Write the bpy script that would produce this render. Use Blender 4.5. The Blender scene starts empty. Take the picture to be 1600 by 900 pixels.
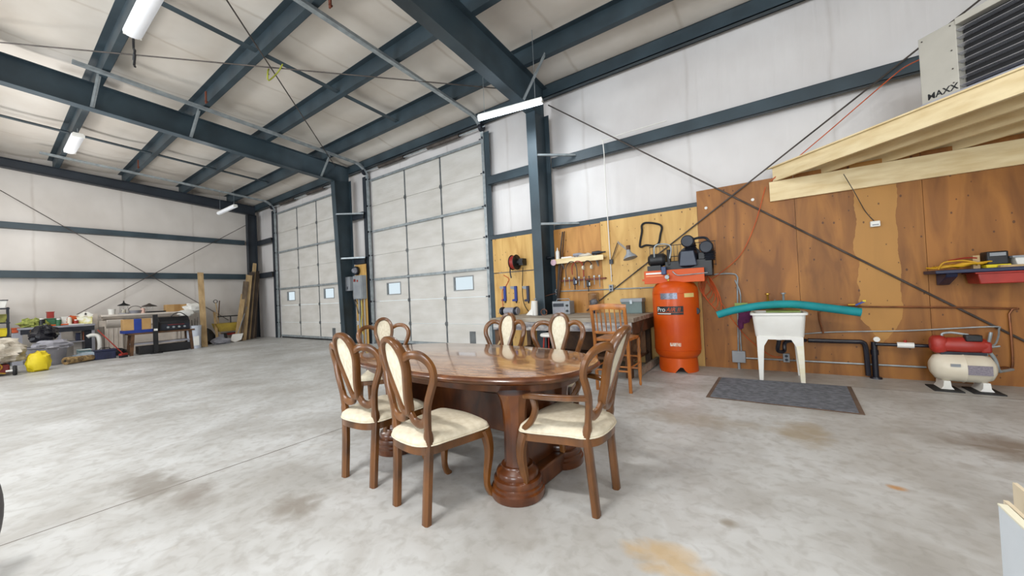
import bpy, bmesh, math, random
from mathutils import Vector, Matrix, noise
random.seed(7)
PI = math.pi
scn = bpy.context.scene
# ------------------------------------------------------------------ camera
CAM = Vector((0.0, 0.0, 1.27)); FPX = 572.7
RW = ((0.82247, 0.56691, -0.04649), (-0.04808, -0.01215, -0.99877), (-0.56677, 0.82369, 0.01726))  # right, down, forward
cd = bpy.data.cameras.new('camera'); cam = bpy.data.objects.new('camera', cd); scn.collection.objects.link(cam)
cd.sensor_width = 36; cd.lens = FPX / 1600 * 36; cd.clip_start = 0.05; cd.clip_end = 200
m = Matrix.Identity(4)
for i in range(3):
    m[i][0] = RW[0][i]; m[i][1] = -RW[1][i]; m[i][2] = -RW[2][i]; m[i][3] = CAM[i]
cam.matrix_world = m; scn.camera = cam
# ------------------------------------------------------------------ world, lights, exposure
w = bpy.data.worlds.new('overcast_sky'); scn.world = w; w.use_nodes = True
bg = w.node_tree.nodes['Background']; bg.inputs[0].default_value = (0.80, 0.93, 1.0, 1); bg.inputs[1].default_value = 1.25
scn.view_settings.view_transform = 'Standard'; scn.view_settings.look = 'None'
scn.view_settings.exposure = -0.14; scn.view_settings.gamma = 1.0; scn.view_settings.use_curve_mapping = False
LAMP_SCALE = 1.0
def area(name, loc, size, energy, col, rot):
    l = bpy.data.lights.new(name, 'AREA'); l.shape = 'RECTANGLE'; l.size, l.size_y = size
    l.energy = energy * LAMP_SCALE; l.color = col
    o = bpy.data.objects.new(name, l); o.location = loc; o.rotation_euler = rot; scn.collection.objects.link(o)
# daylight through the two open vehicle doors behind the camera
area('daylight_open_door', (-8.0, -8.9, 2.3), (4.2, 4.2), 620, (0.88, 0.95, 1.0), (PI / 2, 0, 0))
area('daylight_open_door', (1.0, -8.9, 2.3), (4.2, 4.2), 600, (0.88, 0.95, 1.0), (PI / 2, 0, 0))
# ceiling lamps behind and beside the camera, hung from the purlins outside the frame
for lx, ly, le in ((-1.7, -1.1, 480), (-6.5, -2.2, 120), (-11.0, -2.6, 230), (2.2, 1.2, 70), (2.5, -3.0, 150), (-15.2, -2.6, 150)):
    area('ceiling_lamp', (lx, ly, 5.3), (1.25, 0.16), le * .45, (1.0, 0.98, 0.95), (0, 0, 0))
for lx, ly, le in ((-5.6, -.7, 85), (-11.2, -.8, 150), (1.5, 1.2, 40), (3.2, -2.5, 80), (-14.5, 1.2, 60)):  # added point fills with no bulb behind them, brightening ceiling and upper walls
    l = bpy.data.lights.new('ceiling_fill_light', 'POINT'); l.energy = le * 1.45 * LAMP_SCALE; l.color = (1.0, 0.985, 0.96); l.shadow_soft_size = .35
    o = bpy.data.objects.new('ceiling_fill_light', l); o.location = (lx, ly, 3.9); scn.collection.objects.link(o)

# ------------------------------------------------------------------ helpers
def srgb(c):
    return tuple(((x / 255) / 12.92 if x <= 10 else (((x / 255) + 0.055) / 1.055) ** 2.4) for x in c)
def ray(px, py):
    c = ((px - 800) / FPX, (py - 450) / FPX, 1.0)
    return Vector([sum(RW[k][i] * c[k] for k in range(3)) for i in range(3)])
def onX(px, py, X): d = ray(px, py); return CAM + d * (X / d.x)
def onY(px, py, Y): d = ray(px, py); return CAM + d * (Y / d.y)
def onZ(px, py, Z): d = ray(px, py); return CAM + d * ((Z - CAM.z) / d.z)

MATS = {}
def mat(name, c1, c2=None, rough=0.6, metal=0.0, scale=(4, 4, 4), bump=0.0, bscale=None, emit=0.0, detail=4.0, spec=0.5, coat=0.0, lo=0.35, hi=0.65):
    if name in MATS: return MATS[name]
    m = bpy.data.materials.new(name); m.use_nodes = True; nt = m.node_tree; N = nt.nodes; L = nt.links
    b = N['Principled BSDF']; b.inputs['Roughness'].default_value = rough; b.inputs['Metallic'].default_value = metal
    b.inputs['Specular IOR Level'].default_value = spec; b.inputs['Coat Weight'].default_value = coat
    c2 = c2 or tuple(max(0, x - 10) for x in c1)
    tc = N.new('ShaderNodeTexCoord'); mp = N.new('ShaderNodeMapping'); mp.inputs['Scale'].default_value = scale
    L.new(tc.outputs['Object'], mp.inputs[0])
    nz = N.new('ShaderNodeTexNoise'); nz.inputs['Scale'].default_value = 1.0; nz.inputs['Detail'].default_value = detail
    L.new(mp.outputs[0], nz.inputs['Vector'])
    cr = N.new('ShaderNodeValToRGB'); cr.color_ramp.elements[0].position = lo; cr.color_ramp.elements[1].position = hi
    cr.color_ramp.elements[0].color = (*srgb(c2), 1); cr.color_ramp.elements[1].color = (*srgb(c1), 1)
    L.new(nz.outputs[0], cr.inputs[0]); L.new(cr.outputs[0], b.inputs['Base Color'])
    if bump:
        bp = N.new('ShaderNodeBump'); bp.inputs['Strength'].default_value = bump; bp.inputs['Distance'].default_value = 0.06 if 'vinyl' in name else 0.02
        n2 = N.new('ShaderNodeTexNoise'); n2.inputs['Scale'].default_value = 1.0; n2.inputs['Detail'].default_value = 3
        m2 = N.new('ShaderNodeMapping'); m2.inputs['Scale'].default_value = bscale or tuple(s * 4 for s in scale)
        L.new(tc.outputs['Object'], m2.inputs[0]); L.new(m2.outputs[0], n2.inputs['Vector'])
        L.new(n2.outputs[0], bp.inputs['Height']); L.new(bp.outputs[0], b.inputs['Normal'])
    if emit:
        b.inputs['Emission Color'].default_value = (*srgb(c1), 1); b.inputs['Emission Strength'].default_value = emit
    MATS[name] = m
    return m
def nodes_of(m):
    nt = m.node_tree; return nt, nt.nodes, nt.links, nt.nodes['Principled BSDF']

class MB:
    def __init__(s): s.v = []; s.f = []
    def add(s, vs, fs):
        n = len(s.v); s.v += [Vector(p) for p in vs]; s.f += [tuple(n + i for i in f) for f in fs]; return s
    def box(s, c, d, rz=0, rx=0, ry=0, M=None):
        M = M or (Matrix.Rotation(rz, 3, 'Z') @ Matrix.Rotation(ry, 3, 'Y') @ Matrix.Rotation(rx, 3, 'X'))
        c = Vector(c); q = [Vector((x * d[0] / 2, y * d[1] / 2, z * d[2] / 2)) for x in (-1, 1) for y in (-1, 1) for z in (-1, 1)]
        return s.add([c + M @ p for p in q], [(0, 1, 3, 2), (4, 6, 7, 5), (0, 4, 5, 1), (2, 3, 7, 6), (0, 2, 6, 4), (1, 5, 7, 3)])
    def b2(s, a, b):
        a = Vector(a); b = Vector(b); return s.box((a + b) / 2, [abs(b[i] - a[i]) for i in range(3)])
    def beam(s, p, q, w, h, up=(0, 0, 1)):
        p = Vector(p); q = Vector(q); d = q - p; z = d.normalized(); u = Vector(up)
        x = u.cross(z)
        if x.length < 1e-4: x = Vector((1, 0, 0)).cross(z)
        x.normalize(); y = z.cross(x)
        M = Matrix((x, y, z)).transposed()
        return s.box((p + q) / 2, (w, h, d.length), M=M)
    def tube(s, pts, r, n=8, closed=False, caps=True):
        pts = [Vector(p) for p in pts]; k = len(pts); R = r if isinstance(r, (list, tuple)) else [r] * k
        vs = []; t0 = None; x = None
        for i, p in enumerate(pts):
            if closed: t = pts[(i + 1) % k] - pts[i - 1]
            else: t = pts[min(i + 1, k - 1)] - pts[max(i - 1, 0)]
            t.normalize()
            if x is None:
                x = t.cross(Vector((0, 0, 1)));
                if x.length < 1e-3: x = t.cross(Vector((1, 0, 0)))
            else: x = x - t * x.dot(t)
            if x.length < 1e-6: x = t.cross(Vector((0.3, 0.5, 1)))
            x.normalize(); y = t.cross(x)
            for j in range(n):
                a = 2 * PI * j / n; vs.append(p + (x * math.cos(a) + y * math.sin(a)) * R[i])
        fs = []
        for i in range(k if closed else k - 1):
            for j in range(n):
                a = i * n + j; b = i * n + (j + 1) % n; c = ((i + 1) % k) * n + (j + 1) % n; d = ((i + 1) % k) * n + j
                fs.append((a, b, c, d))
        if caps and not closed: fs += [tuple(range(n))[::-1], tuple(range((k - 1) * n, k * n))]
        return s.add(vs, fs)
    def cyl(s, p, q, r, r2=None, n=16): return s.tube([p, q], [r, r if r2 is None else r2], n)
    def sweep(s, pts, w, d, yaxis=(0, 1, 0), closed=False, sq=False):
        """section w (in plane) x d (along yaxis) along pts"""
        pts = [Vector(p) for p in pts]; k = len(pts); ya = Vector(yaxis)
        W = w if isinstance(w, (list, tuple)) else [w] * k; D = d if isinstance(d, (list, tuple)) else [d] * k
        if sq: sec = [(-1, -1), (1, -1), (1, 1), (-1, 1)]
        else: sec = [(-.6, -1), (.6, -1), (1, -.6), (1, .6), (.6, 1), (-.6, 1), (-1, .6), (-1, -.6)]
        n = len(sec); vs = []
        for i, p in enumerate(pts):
            t = (pts[(i + 1) % k] - pts[i - 1]) if closed else (pts[min(i + 1, k - 1)] - pts[max(i - 1, 0)])
            t.normalize(); x = ya.cross(t)
            if x.length < 1e-5: x = Vector((1, 0, 0))
            x.normalize(); y = t.cross(x)
            for a, b in sec: vs.append(p + x * a * W[i] / 2 + y * b * D[i] / 2)
        fs = []
        for i in range(k if closed else k - 1):
            for j in range(n):
                fs.append((i * n + j, i * n + (j + 1) % n, ((i + 1) % k) * n + (j + 1) % n, ((i + 1) % k) * n + j))
        if not closed: fs += [tuple(range(n))[::-1], tuple(range((k - 1) * n, k * n))]
        return s.add(vs, fs)
    def lathe(s, prof, c=(0, 0, 0), n=28, axis='Z', sx=1, sy=1):
        c = Vector(c); vs = []; k = len(prof)
        for r, h in prof:
            for j in range(n):
                a = 2 * PI * j / n; x = r * math.cos(a) * sx; y = r * math.sin(a) * sy
                v = {'Z': (x, y, h), 'X': (h, x, y), 'Y': (x, h, y)}[axis]; vs.append(c + Vector(v))
        fs = [(i * n + j, i * n + (j + 1) % n, (i + 1) * n + (j + 1) % n, (i + 1) * n + j) for i in range(k - 1) for j in range(n)]
        if prof[0][0] > 1e-5: fs.append(tuple(range(n))[::-1])
        if prof[-1][0] > 1e-5: fs.append(tuple(range((k - 1) * n, k * n)))
        return s.add(vs, fs)
    def prism(s, poly, o, ex, ey, depth):
        """polygon in plane (o, ex, ey), extruded by the vector depth"""
        o = Vector(o); ex = Vector(ex); ey = Vector(ey); dv = Vector(depth); n = len(poly)
        a = [o + ex * p[0] + ey * p[1] for p in poly]
        return s.add(a + [p + dv for p in a], [tuple(range(n))[::-1], tuple(range(n, 2 * n))] + [(i, (i + 1) % n, n + (i + 1) % n, n + i) for i in range(n)])
    def blob(s, c, r, n=18, amp=0.15, fq=3.0, seed=0, zmin=None, sq=1.0):
        c = Vector(c); vs = []; k = n // 2 + 2
        for i in range(k + 1):
            th = PI * i / k
            for j in range(n):
                ph = 2 * PI * j / n
                d = Vector((math.sin(th) * math.cos(ph), math.sin(th) * math.sin(ph), math.cos(th)))
                if sq != 1: d = Vector([math.copysign(abs(q) ** sq, q) for q in d])
                q = d * (1 + amp * noise.noise(d * fq + Vector((seed * 7.3, seed, -seed))) + amp * .5 * noise.noise(d * fq * 2.7 + Vector((seed, 9, 4))))
                p = c + Vector((q.x * r[0], q.y * r[1], q.z * r[2]))
                if zmin is not None: p.z = max(p.z, zmin)
                vs.append(p)
        fs = [(i * n + j, i * n + (j + 1) % n, (i + 1) * n + (j + 1) % n, (i + 1) * n + j) for i in range(k) for j in range(n)]
        return s.add(vs, fs)
    def mesh(s, name, material, off=(0, 0, 0), angle=35, flat=False):
        me = bpy.data.meshes.new(name); o = Vector(off)
        me.from_pydata([p - o for p in s.v], [], s.f)
        bm = bmesh.new(); bm.from_mesh(me); bmesh.ops.remove_doubles(bm, verts=bm.verts, dist=1e-5)
        bmesh.ops.dissolve_degenerate(bm, edges=bm.edges, dist=1e-6)
        bmesh.ops.recalc_face_normals(bm, faces=bm.faces); bm.to_mesh(me); bm.free()
        me.materials.append(material)
        if not flat:
            me.shade_smooth(); me.set_sharp_from_angle(angle=math.radians(angle))
        return me
COL = scn.collection
def link(o): COL.objects.link(o); return o
def props(o, label=None, cat=None, group=None, kind=None):
    if label: o['label'] = label
    if cat: o['category'] = cat
    if group: o['group'] = group
    if kind: o['kind'] = kind
    return o
def bev(o, w, seg=2):
    if w:
        b = o.modifiers.new('bevel', 'BEVEL'); b.width = w; b.segments = seg; b.limit_method = 'ANGLE'; b.angle_limit = math.radians(40)
def root(name, loc, label, cat, group=None):
    o = link(bpy.data.objects.new(name, None)); o.location = loc; o.empty_display_size = 0.2
    return props(o, label, cat, group)
ROOTLOC = {}
def gloc(o):
    v = Vector((0, 0, 0))
    while o: v += Vector(o.location); o = o.parent
    return v
def part(parent, name, mb, material, bevel=0.0, angle=35, label=None, flat=False):
    """world-space mesh made a child of parent"""
    off = gloc(parent)
    o = link(bpy.data.objects.new(name, mb.mesh(name, material, off, angle, flat))); o.parent = parent; bev(o, bevel)
    if label: o['label'] = label
    return o
def single(name, mb, material, label, cat, group=None, bevel=0.0, angle=35, flat=False):
    xs = [p.x for p in mb.v]; ys = [p.y for p in mb.v]; zs = [p.z for p in mb.v]
    off = Vector(((min(xs) + max(xs)) / 2, (min(ys) + max(ys)) / 2, min(zs)))
    o = link(bpy.data.objects.new(name, mb.mesh(name, material, off, angle, flat))); o.location = off; bev(o, bevel)
    return props(o, label, cat, group)
def struct(name, mb, material, parent=None, bevel=0.0, label=None):
    if parent: return part(parent, name, mb, material, bevel, label=label)
    o = link(bpy.data.objects.new(name, mb.mesh(name, material))); o['kind'] = 'structure'; bev(o, bevel)
    if label: o['label'] = label
    return o
def copy_tree(o, parent=None):
    c = o.copy(); COL.objects.link(c); c.parent = parent
    for ch in list(o.children): copy_tree(ch, c)
    return c
def text(parent, body, size, loc, ex, ey, material, bold=0.0, extrude=0.0008, name='lettering', xs=1.0, shear=0.0):
    cu = bpy.data.curves.new('t', 'FONT'); cu.body = body; cu.size = size; cu.extrude = extrude; cu.shear = shear; cu.offset = bold
    tmp = bpy.data.objects.new('t', cu); COL.objects.link(tmp)
    me = bpy.data.meshes.new_from_object(tmp.evaluated_get(bpy.context.evaluated_depsgraph_get()))
    bpy.data.objects.remove(tmp); bpy.data.curves.remove(cu)
    ex = Vector(ex).normalized(); ey = Vector(ey).normalized(); ez = ex.cross(ey)
    off = gloc(parent)
    for v in me.vertices: v.co = Vector(loc) - off + ex * v.co.x * xs + ey * v.co.y + ez * v.co.z
    me.materials.clear(); me.materials.append(material); me.name = name
    o = link(bpy.data.objects.new(name, me)); o.parent = parent; return o
def smooth(pts, n=5, closed=False):
    P = [Vector(p) for p in pts]; k = len(P); out = []
    rng = range(k if closed else k - 1)
    for i in rng:
        if closed: a, b, c, d = P[i - 1], P[i], P[(i + 1) % k], P[(i + 2) % k]
        else: a, b, c, d = P[max(i - 1, 0)], P[i], P[i + 1], P[min(i + 2, k - 1)]
        for j in range(n):
            t = j / n; out.append(0.5 * ((2 * b) + (c - a) * t + (2 * a - 5 * b + 4 * c - d) * t * t + (3 * b - a - 3 * c + d) * t ** 3))
    if not closed: out.append(P[-1])
    return out
def lerp(a, b, t): return a + (b - a) * t

# ------------------------------------------------------------------ materials
M_steel = mat('primed_steel', (56, 72, 81), (41, 54, 62), 0.5, 0.0, (1.5, 1.5, 1.5), spec=0.5)
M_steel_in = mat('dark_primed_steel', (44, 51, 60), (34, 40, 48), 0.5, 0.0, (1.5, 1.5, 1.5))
M_galv = mat('galvanised_steel', (168, 176, 180), (140, 148, 152), 0.38, 0.35, (9, 9, 9))
M_rod = mat('bracing_rod_steel', (96, 88, 84), (72, 66, 62), 0.5, 0.5)
M_door = mat('door_panel_paint', (214, 211, 206), (200, 196, 189), 0.55, 0, (1.2, 1, 4), bump=0.25, bscale=(2, 2, 55))
M_doorrail = mat('door_hinge_steel', (120, 124, 126), (96, 100, 103), 0.45, 0.4)
M_white = mat('white_plastic', (232, 231, 226), (222, 220, 214), 0.4)
M_black = mat('black_paint', (28, 29, 32), (20, 20, 23), 0.45)
M_dark = mat('dark_iron', (44, 48, 58), (30, 33, 42), 0.4, 0.3)
M_cyan = mat('teal_foam', (14, 140, 146), (8, 126, 132), 0.7, bump=0.05)
M_lamp = mat('lamp_tube_on', (225, 240, 255), (220, 236, 255), 0.4, emit=9.0)
M_lamp2 = mat('lamp_cover_frosted', (238, 240, 244), (232, 234, 240), 0.4, emit=0.25)
M_lumber = mat('spruce_lumber', (236, 217, 174), (218, 194, 146), 0.6, 0, (3, 3, 14), detail=6, bump=0.1)
M_board = mat('weathered_board', (122, 104, 84), (86, 72, 58), 0.75, 0, (10, 10, 2), detail=5)
M_boardp = mat('pale_board', (188, 160, 118), (160, 132, 92), 0.7, 0, (10, 10, 2), detail=5)
M_orange = mat('orange_enamel', (206, 84, 8), (192, 70, 6), 0.4, 0, (2, 2, 2), coat=0.08, spec=.35)
M_red = mat('red_paint', (166, 46, 34), (132, 34, 26), 0.45)
M_cream = mat('cream_enamel', (222, 214, 196), (212, 202, 182), 0.35)
M_navy = mat('navy_plastic', (36, 44, 78), (26, 32, 58), 0.4)
M_blue = mat('blue_plastic', (32, 62, 150), (24, 48, 120), 0.45)
M_yellow = mat('yellow_plastic', (228, 206, 30), (208, 184, 22), 0.55)
M_green = mat('green_paint', (60, 112, 76), (46, 92, 62), 0.5)
M_card = mat('cardboard', (188, 150, 98), (172, 134, 84), 0.8)
M_grey = mat('grey_enamel', (150, 154, 158), (136, 140, 145), 0.45)
M_gplas = mat('grey_plastic', (152, 152, 160), (134, 134, 142), 0.5)
M_copper = mat('copper_pipe', (150, 96, 62), (110, 72, 50), 0.4, 0.7, (8, 8, 8))
M_abs = mat('black_abs_pipe', (26, 27, 40), (18, 19, 30), 0.35)
M_brass = mat('brass', (200, 160, 70), (170, 130, 50), 0.35, 0.8)
M_canvas = mat('canvas_cloth', (214, 206, 192), (176, 166, 150), 0.9, 0, (6, 6, 6), bump=0.6, bscale=(9, 9, 30))
M_mantel = mat('white_painted_wood', (216, 206, 196), (200, 190, 180), 0.5)
M_cordo = mat('orange_cord', (206, 92, 40), (180, 74, 30), 0.5)
M_rubber = mat('black_rubber', (30, 30, 32), (22, 22, 24), 0.7)
M_glass = bpy.data.materials.new('clear_glass'); M_glass.use_nodes = True
nt, N, L, b = nodes_of(M_glass); b.inputs['Transmission Weight'].default_value = 1.0; b.inputs['Roughness'].default_value = 0.05; b.inputs['IOR'].default_value = 1.2
M_pane = bpy.data.materials.new('window_pane'); M_pane.use_nodes = True
nt, N, L, b = nodes_of(M_pane); b.inputs['Transmission Weight'].default_value = 1.0; b.inputs['Roughness'].default_value = 0.02; b.inputs['IOR'].default_value = 1.02

def wood(name, c1, c2, c3, axis_scale, rough=0.35, coat=0.2, bump=0.05):
    m = bpy.data.materials.new(name); m.use_nodes = True; nt, N, L, b = nodes_of(m)
    tc = N.new('ShaderNodeTexCoord'); mp = N.new('ShaderNodeMapping'); mp.inputs['Scale'].default_value = axis_scale
    L.new(tc.outputs['Object'], mp.inputs[0])
    n1 = N.new('ShaderNodeTexNoise'); n1.inputs['Scale'].default_value = 1; n1.inputs['Detail'].default_value = 8; n1.inputs['Distortion'].default_value = 0.6
    L.new(mp.outputs[0], n1.inputs['Vector'])
    cr = N.new('ShaderNodeValToRGB'); e = cr.color_ramp.elements
    e[0].position = 0.3; e[0].color = (*srgb(c3), 1); e[1].position = 0.7; e[1].color = (*srgb(c1), 1)
    q = e.new(0.5); q.color = (*srgb(c2), 1)
    L.new(n1.outputs[0], cr.inputs[0]); L.new(cr.outputs[0], b.inputs['Base Color'])
    b.inputs['Roughness'].default_value = rough; b.inputs['Coat Weight'].default_value = coat; b.inputs['Coat Roughness'].default_value = 0.12
    bp = N.new('ShaderNodeBump'); bp.inputs['Strength'].default_value = bump; L.new(n1.outputs[0], bp.inputs['Height']); L.new(bp.outputs[0], b.inputs['Normal'])
    return m
M_chair = wood('walnut_chair_wood', (124, 77, 30), (100, 60, 22), (68, 40, 14), (7, 7, 3), 0.33, 0.3)
M_tbase = wood('dark_table_wood', (114, 64, 26), (86, 44, 18), (56, 28, 12), (7, 7, 3), 0.3, 0.35)
M_oak = wood('honey_oak', (188, 122, 58), (168, 104, 46), (140, 84, 34), (9, 9, 3), 0.4, 0.15)
M_benchtop = wood('worn_bench_wood', (176, 168, 156), (150, 140, 126), (120, 106, 90), (1.5, 9, 9), 0.7, 0.0)
M_benchleg = wood('old_brown_wood', (110, 76, 46), (86, 58, 36), (58, 40, 26), (4, 4, 4), 0.7, 0.0)
M_seat = mat('cream_upholstery', (216, 207, 186), (204, 193, 170), 0.85, 0, (30, 30, 30), bump=0.15, bscale=(160, 160, 160))
M_cameo = mat('cream_patterned_upholstery', (222, 214, 194), (206, 196, 172), 0.85, 0, (60, 60, 25), bump=0.15, bscale=(160, 160, 160))

# table top: inlaid veneer
M_ttop = bpy.data.materials.new('inlaid_veneer'); M_ttop.use_nodes = True; nt, N, L, b = nodes_of(M_ttop)
tc = N.new('ShaderNodeTexCoord'); sp = N.new('ShaderNodeSeparateXYZ'); L.new(tc.outputs['Object'], sp.inputs[0])
def mth(op, a, b_=None, N=None, L=None):
    n = N.new('ShaderNodeMath'); n.operation = op
    for i, v in enumerate((a, b_)):
        if v is None: continue
        if isinstance(v, (int, float)): n.inputs[i].default_value = v
        else: L.new(v, n.inputs[i])
    return n.outputs[0]
fx = lambda op, a, b_=None: mth(op, a, b_, N, L)
ux = fx('POWER', fx('ABSOLUTE', fx('DIVIDE', sp.outputs[0], 1.233)), 2.6); uy = fx('POWER', fx('ABSOLUTE', fx('DIVIDE', sp.outputs[1], 0.657)), 2.6)
rr = fx('POWER', fx('ADD', ux, uy), 1 / 2.6)
ring = fx('ADD', fx('LESS_THAN', fx('ABSOLUTE', fx('SUBTRACT', rr, 0.84)), 0.008), fx('LESS_THAN', fx('ABSOLUTE', fx('SUBTRACT', rr, 0.76)), 0.006))
nz = N.new('ShaderNodeTexNoise'); nz.inputs['Scale'].default_value = 1; nz.inputs['Detail'].default_value = 8; nz.inputs['Distortion'].default_value = 1.5
mp = N.new('ShaderNodeMapping'); mp.inputs['Scale'].default_value = (4, 11, 5); L.new(tc.outputs['Object'], mp.inputs[0]); L.new(mp.outputs[0], nz.inputs['Vector'])
cr = N.new('ShaderNodeValToRGB'); e = cr.color_ramp.elements; e[0].position = .32; e[0].color = (*srgb((116, 74, 46)), 1); e[1].position = .7; e[1].color = (*srgb((180, 138, 100)), 1)
q = e.new(.5); q.color = (*srgb((150, 106, 72)), 1)
L.new(nz.outputs[0], cr.inputs[0])
mx = N.new('ShaderNodeMix'); mx.data_type = 'RGBA'; L.new(fx('MULTIPLY', ring, 0.6), mx.inputs[0]); L.new(cr.outputs[0], mx.inputs[6]); mx.inputs[7].default_value = (*srgb((78, 44, 24)), 1)
L.new(mx.outputs[2], b.inputs['Base Color']); b.inputs['Roughness'].default_value = 0.16; b.inputs['Coat Weight'].default_value = 0.7; b.inputs['Coat Roughness'].default_value = 0.06

# vinyl faced insulation: vertical pleats + faint seams
def vinyl(name, c1, c2, axis, stretch, strength, seam):
    """axis: the direction across the roll seams; stretch: scale of the soft folds"""
    m = bpy.data.materials.new(name); m.use_nodes = True; nt, N, L, b = nodes_of(m)
    fx = lambda op, a, b_=None: mth(op, a, b_, N, L)
    tc = N.new('ShaderNodeTexCoord'); sp = N.new('ShaderNodeSeparateXYZ'); L.new(tc.outputs['Object'], sp.inputs[0])
    def nz(sc, det, dist=0.0):
        mp = N.new('ShaderNodeMapping'); mp.inputs['Scale'].default_value = sc; L.new(tc.outputs['Object'], mp.inputs[0])
        n = N.new('ShaderNodeTexNoise'); n.inputs['Scale'].default_value = 1; n.inputs['Detail'].default_value = det; n.inputs['Distortion'].default_value = dist
        L.new(mp.outputs[0], n.inputs['Vector']); return n.outputs[0]
    cr = N.new('ShaderNodeValToRGB'); cr.color_ramp.elements[0].position = .3; cr.color_ramp.elements[1].position = .7
    cr.color_ramp.elements[0].color = (*srgb(c2), 1); cr.color_ramp.elements[1].color = (*srgb(c1), 1); L.new(nz((.9, .9, .7), 4), cr.inputs[0])
    wob = fx('MULTIPLY', fx('SUBTRACT', nz((1.3, 1.3, 1.3), 3), .5), .12)
    u = fx('ADD', sp.outputs[axis], wob); d = fx('ABSOLUTE', fx('SUBTRACT', fx('FRACT', fx('DIVIDE', u, 1.83)), .5))
    line = fx('MULTIPLY', fx('MAXIMUM', fx('SUBTRACT', 1.0, fx('MULTIPLY', d, 42.0)), 0.0), fx('MULTIPLY', nz((2.2, 2.2, 2.2), 4), .45 if axis == 0 and strength > .5 else .62))
    mx = N.new('ShaderNodeMix'); mx.data_type = 'RGBA'; L.new(line, mx.inputs[0]); L.new(cr.outputs[0], mx.inputs[6]); mx.inputs[7].default_value = (*srgb(seam), 1)
    L.new(mx.outputs[2], b.inputs['Base Color']); b.inputs['Roughness'].default_value = .4; b.inputs['Specular IOR Level'].default_value = .4
    mask = fx('MULTIPLY', fx('MAXIMUM', fx('SUBTRACT', nz((.35, .35, .35), 2), .38), 0.0), 3.5)
    bp = N.new('ShaderNodeBump'); bp.inputs['Strength'].default_value = strength; bp.inputs['Distance'].default_value = .045
    L.new(fx('ADD', fx('MULTIPLY', fx('MULTIPLY', nz(stretch, 2, .3), mask), 1.0), fx('MULTIPLY', line, -.5)), bp.inputs['Height']); L.new(bp.outputs[0], b.inputs['Normal'])
    return m
M_vinA = vinyl('white_vinyl_insulation', (226, 223, 222), (208, 203, 201), 0, (7, 7, .6), .55, (168, 158, 150))
M_vinB = vinyl('beige_white_vinyl_insulation', (218, 212, 206), (200, 193, 186), 1, (3, 3, .35), .16, (170, 158, 148))
M_vinC = vinyl('white_vinyl_ceiling', (232, 226, 218), (212, 203, 192), 0, (2.6, .8, 1), .35, (166, 148, 126))

# concrete floor
M_floor = bpy.data.materials.new('stained_concrete'); M_floor.use_nodes = True; nt, N, L, b = nodes_of(M_floor)
tc = N.new('ShaderNodeTexCoord')
def nn(scale, detail, dist=0, vec=None, sc3=None):
    n = N.new('ShaderNodeTexNoise'); n.inputs['Scale'].default_value = scale; n.inputs['Detail'].default_value = detail; n.inputs['Distortion'].default_value = dist
    if sc3:
        mm = N.new('ShaderNodeMapping'); mm.inputs['Scale'].default_value = sc3; L.new(tc.outputs['Object'], mm.inputs[0]); L.new(mm.outputs[0], n.inputs['Vector'])
    else: L.new(tc.outputs['Object'], n.inputs['Vector'])
    return n.outputs[0]
def ramp(v, stops):
    c = N.new('ShaderNodeValToRGB'); e = c.color_ramp.elements
    e[0].position, e[0].color = stops[0][0], (*srgb(stops[0][1]), 1); e[1].position, e[1].color = stops[-1][0], (*srgb(stops[-1][1]), 1)
    for s in stops[1:-1]: q = e.new(s[0]); q.color = (*srgb(s[1]), 1)
    L.new(v, c.inputs[0]); return c.outputs[0]
def mixc(f, a, c, mode='MIX'):
    n = N.new('ShaderNodeMix'); n.data_type = 'RGBA'; n.blend_type = mode
    if isinstance(f, float): n.inputs[0].default_value = f
    else: L.new(f, n.inputs[0])
    for i, v in ((6, a), (7, c)):
        if isinstance(v, tuple): n.inputs[i].default_value = (*srgb(v), 1)
        else: L.new(v, n.inputs[i])
    return n.outputs[2]
base = ramp(nn(0.9, 8, .4), [(.32, (170, 169, 166)), (.5, (192, 193, 192)), (.7, (208, 210, 211))])
fine = nn(14, 8, .5); st = nn(1.15, 6, 1.2, sc3=(1.0, 1.3, 1)); bl = nn(.55, 3, .3)
col = mixc(ramp(st, [(.60, (0, 0, 0)), (.70, (90, 90, 90))]), base, (128, 122, 114))
col = mixc(ramp(nn(2.6, 8, 2.0), [(.68, (0, 0, 0)), (.76, (120, 120, 120))]), col, (178, 156, 122))
col = mixc(ramp(fine, [(.33, (150, 150, 150)), (.52, (0, 0, 0))]), col, (136, 131, 124))
col = mixc(ramp(nn(3.2, 9, 1.0), [(.38, (150, 150, 150)), (.56, (0, 0, 0))]), col, (150, 144, 136))
sp = N.new('ShaderNodeSeparateXYZ'); L.new(tc.outputs['Object'], sp.inputs[0])
fx = lambda op, a, b_=None: mth(op, a, b_, N, L)
jt = fx('LESS_THAN', fx('ABSOLUTE', fx('SUBTRACT', sp.outputs[0], -3.58)), 0.006)
jt2 = fx('LESS_THAN', fx('ABSOLUTE', fx('SUBTRACT', sp.outputs[1], 5.80)), 0.006)
curb = fx('MULTIPLY', fx('GREATER_THAN', sp.outputs[1], 5.80), fx('GREATER_THAN', sp.outputs[0], -4.4))
col = mixc(fx('MULTIPLY', curb, .3), col, (146, 136, 122))
col = mixc(fx('MINIMUM', fx('ADD', jt, jt2), 1.0), col, (96, 88, 80))
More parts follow.
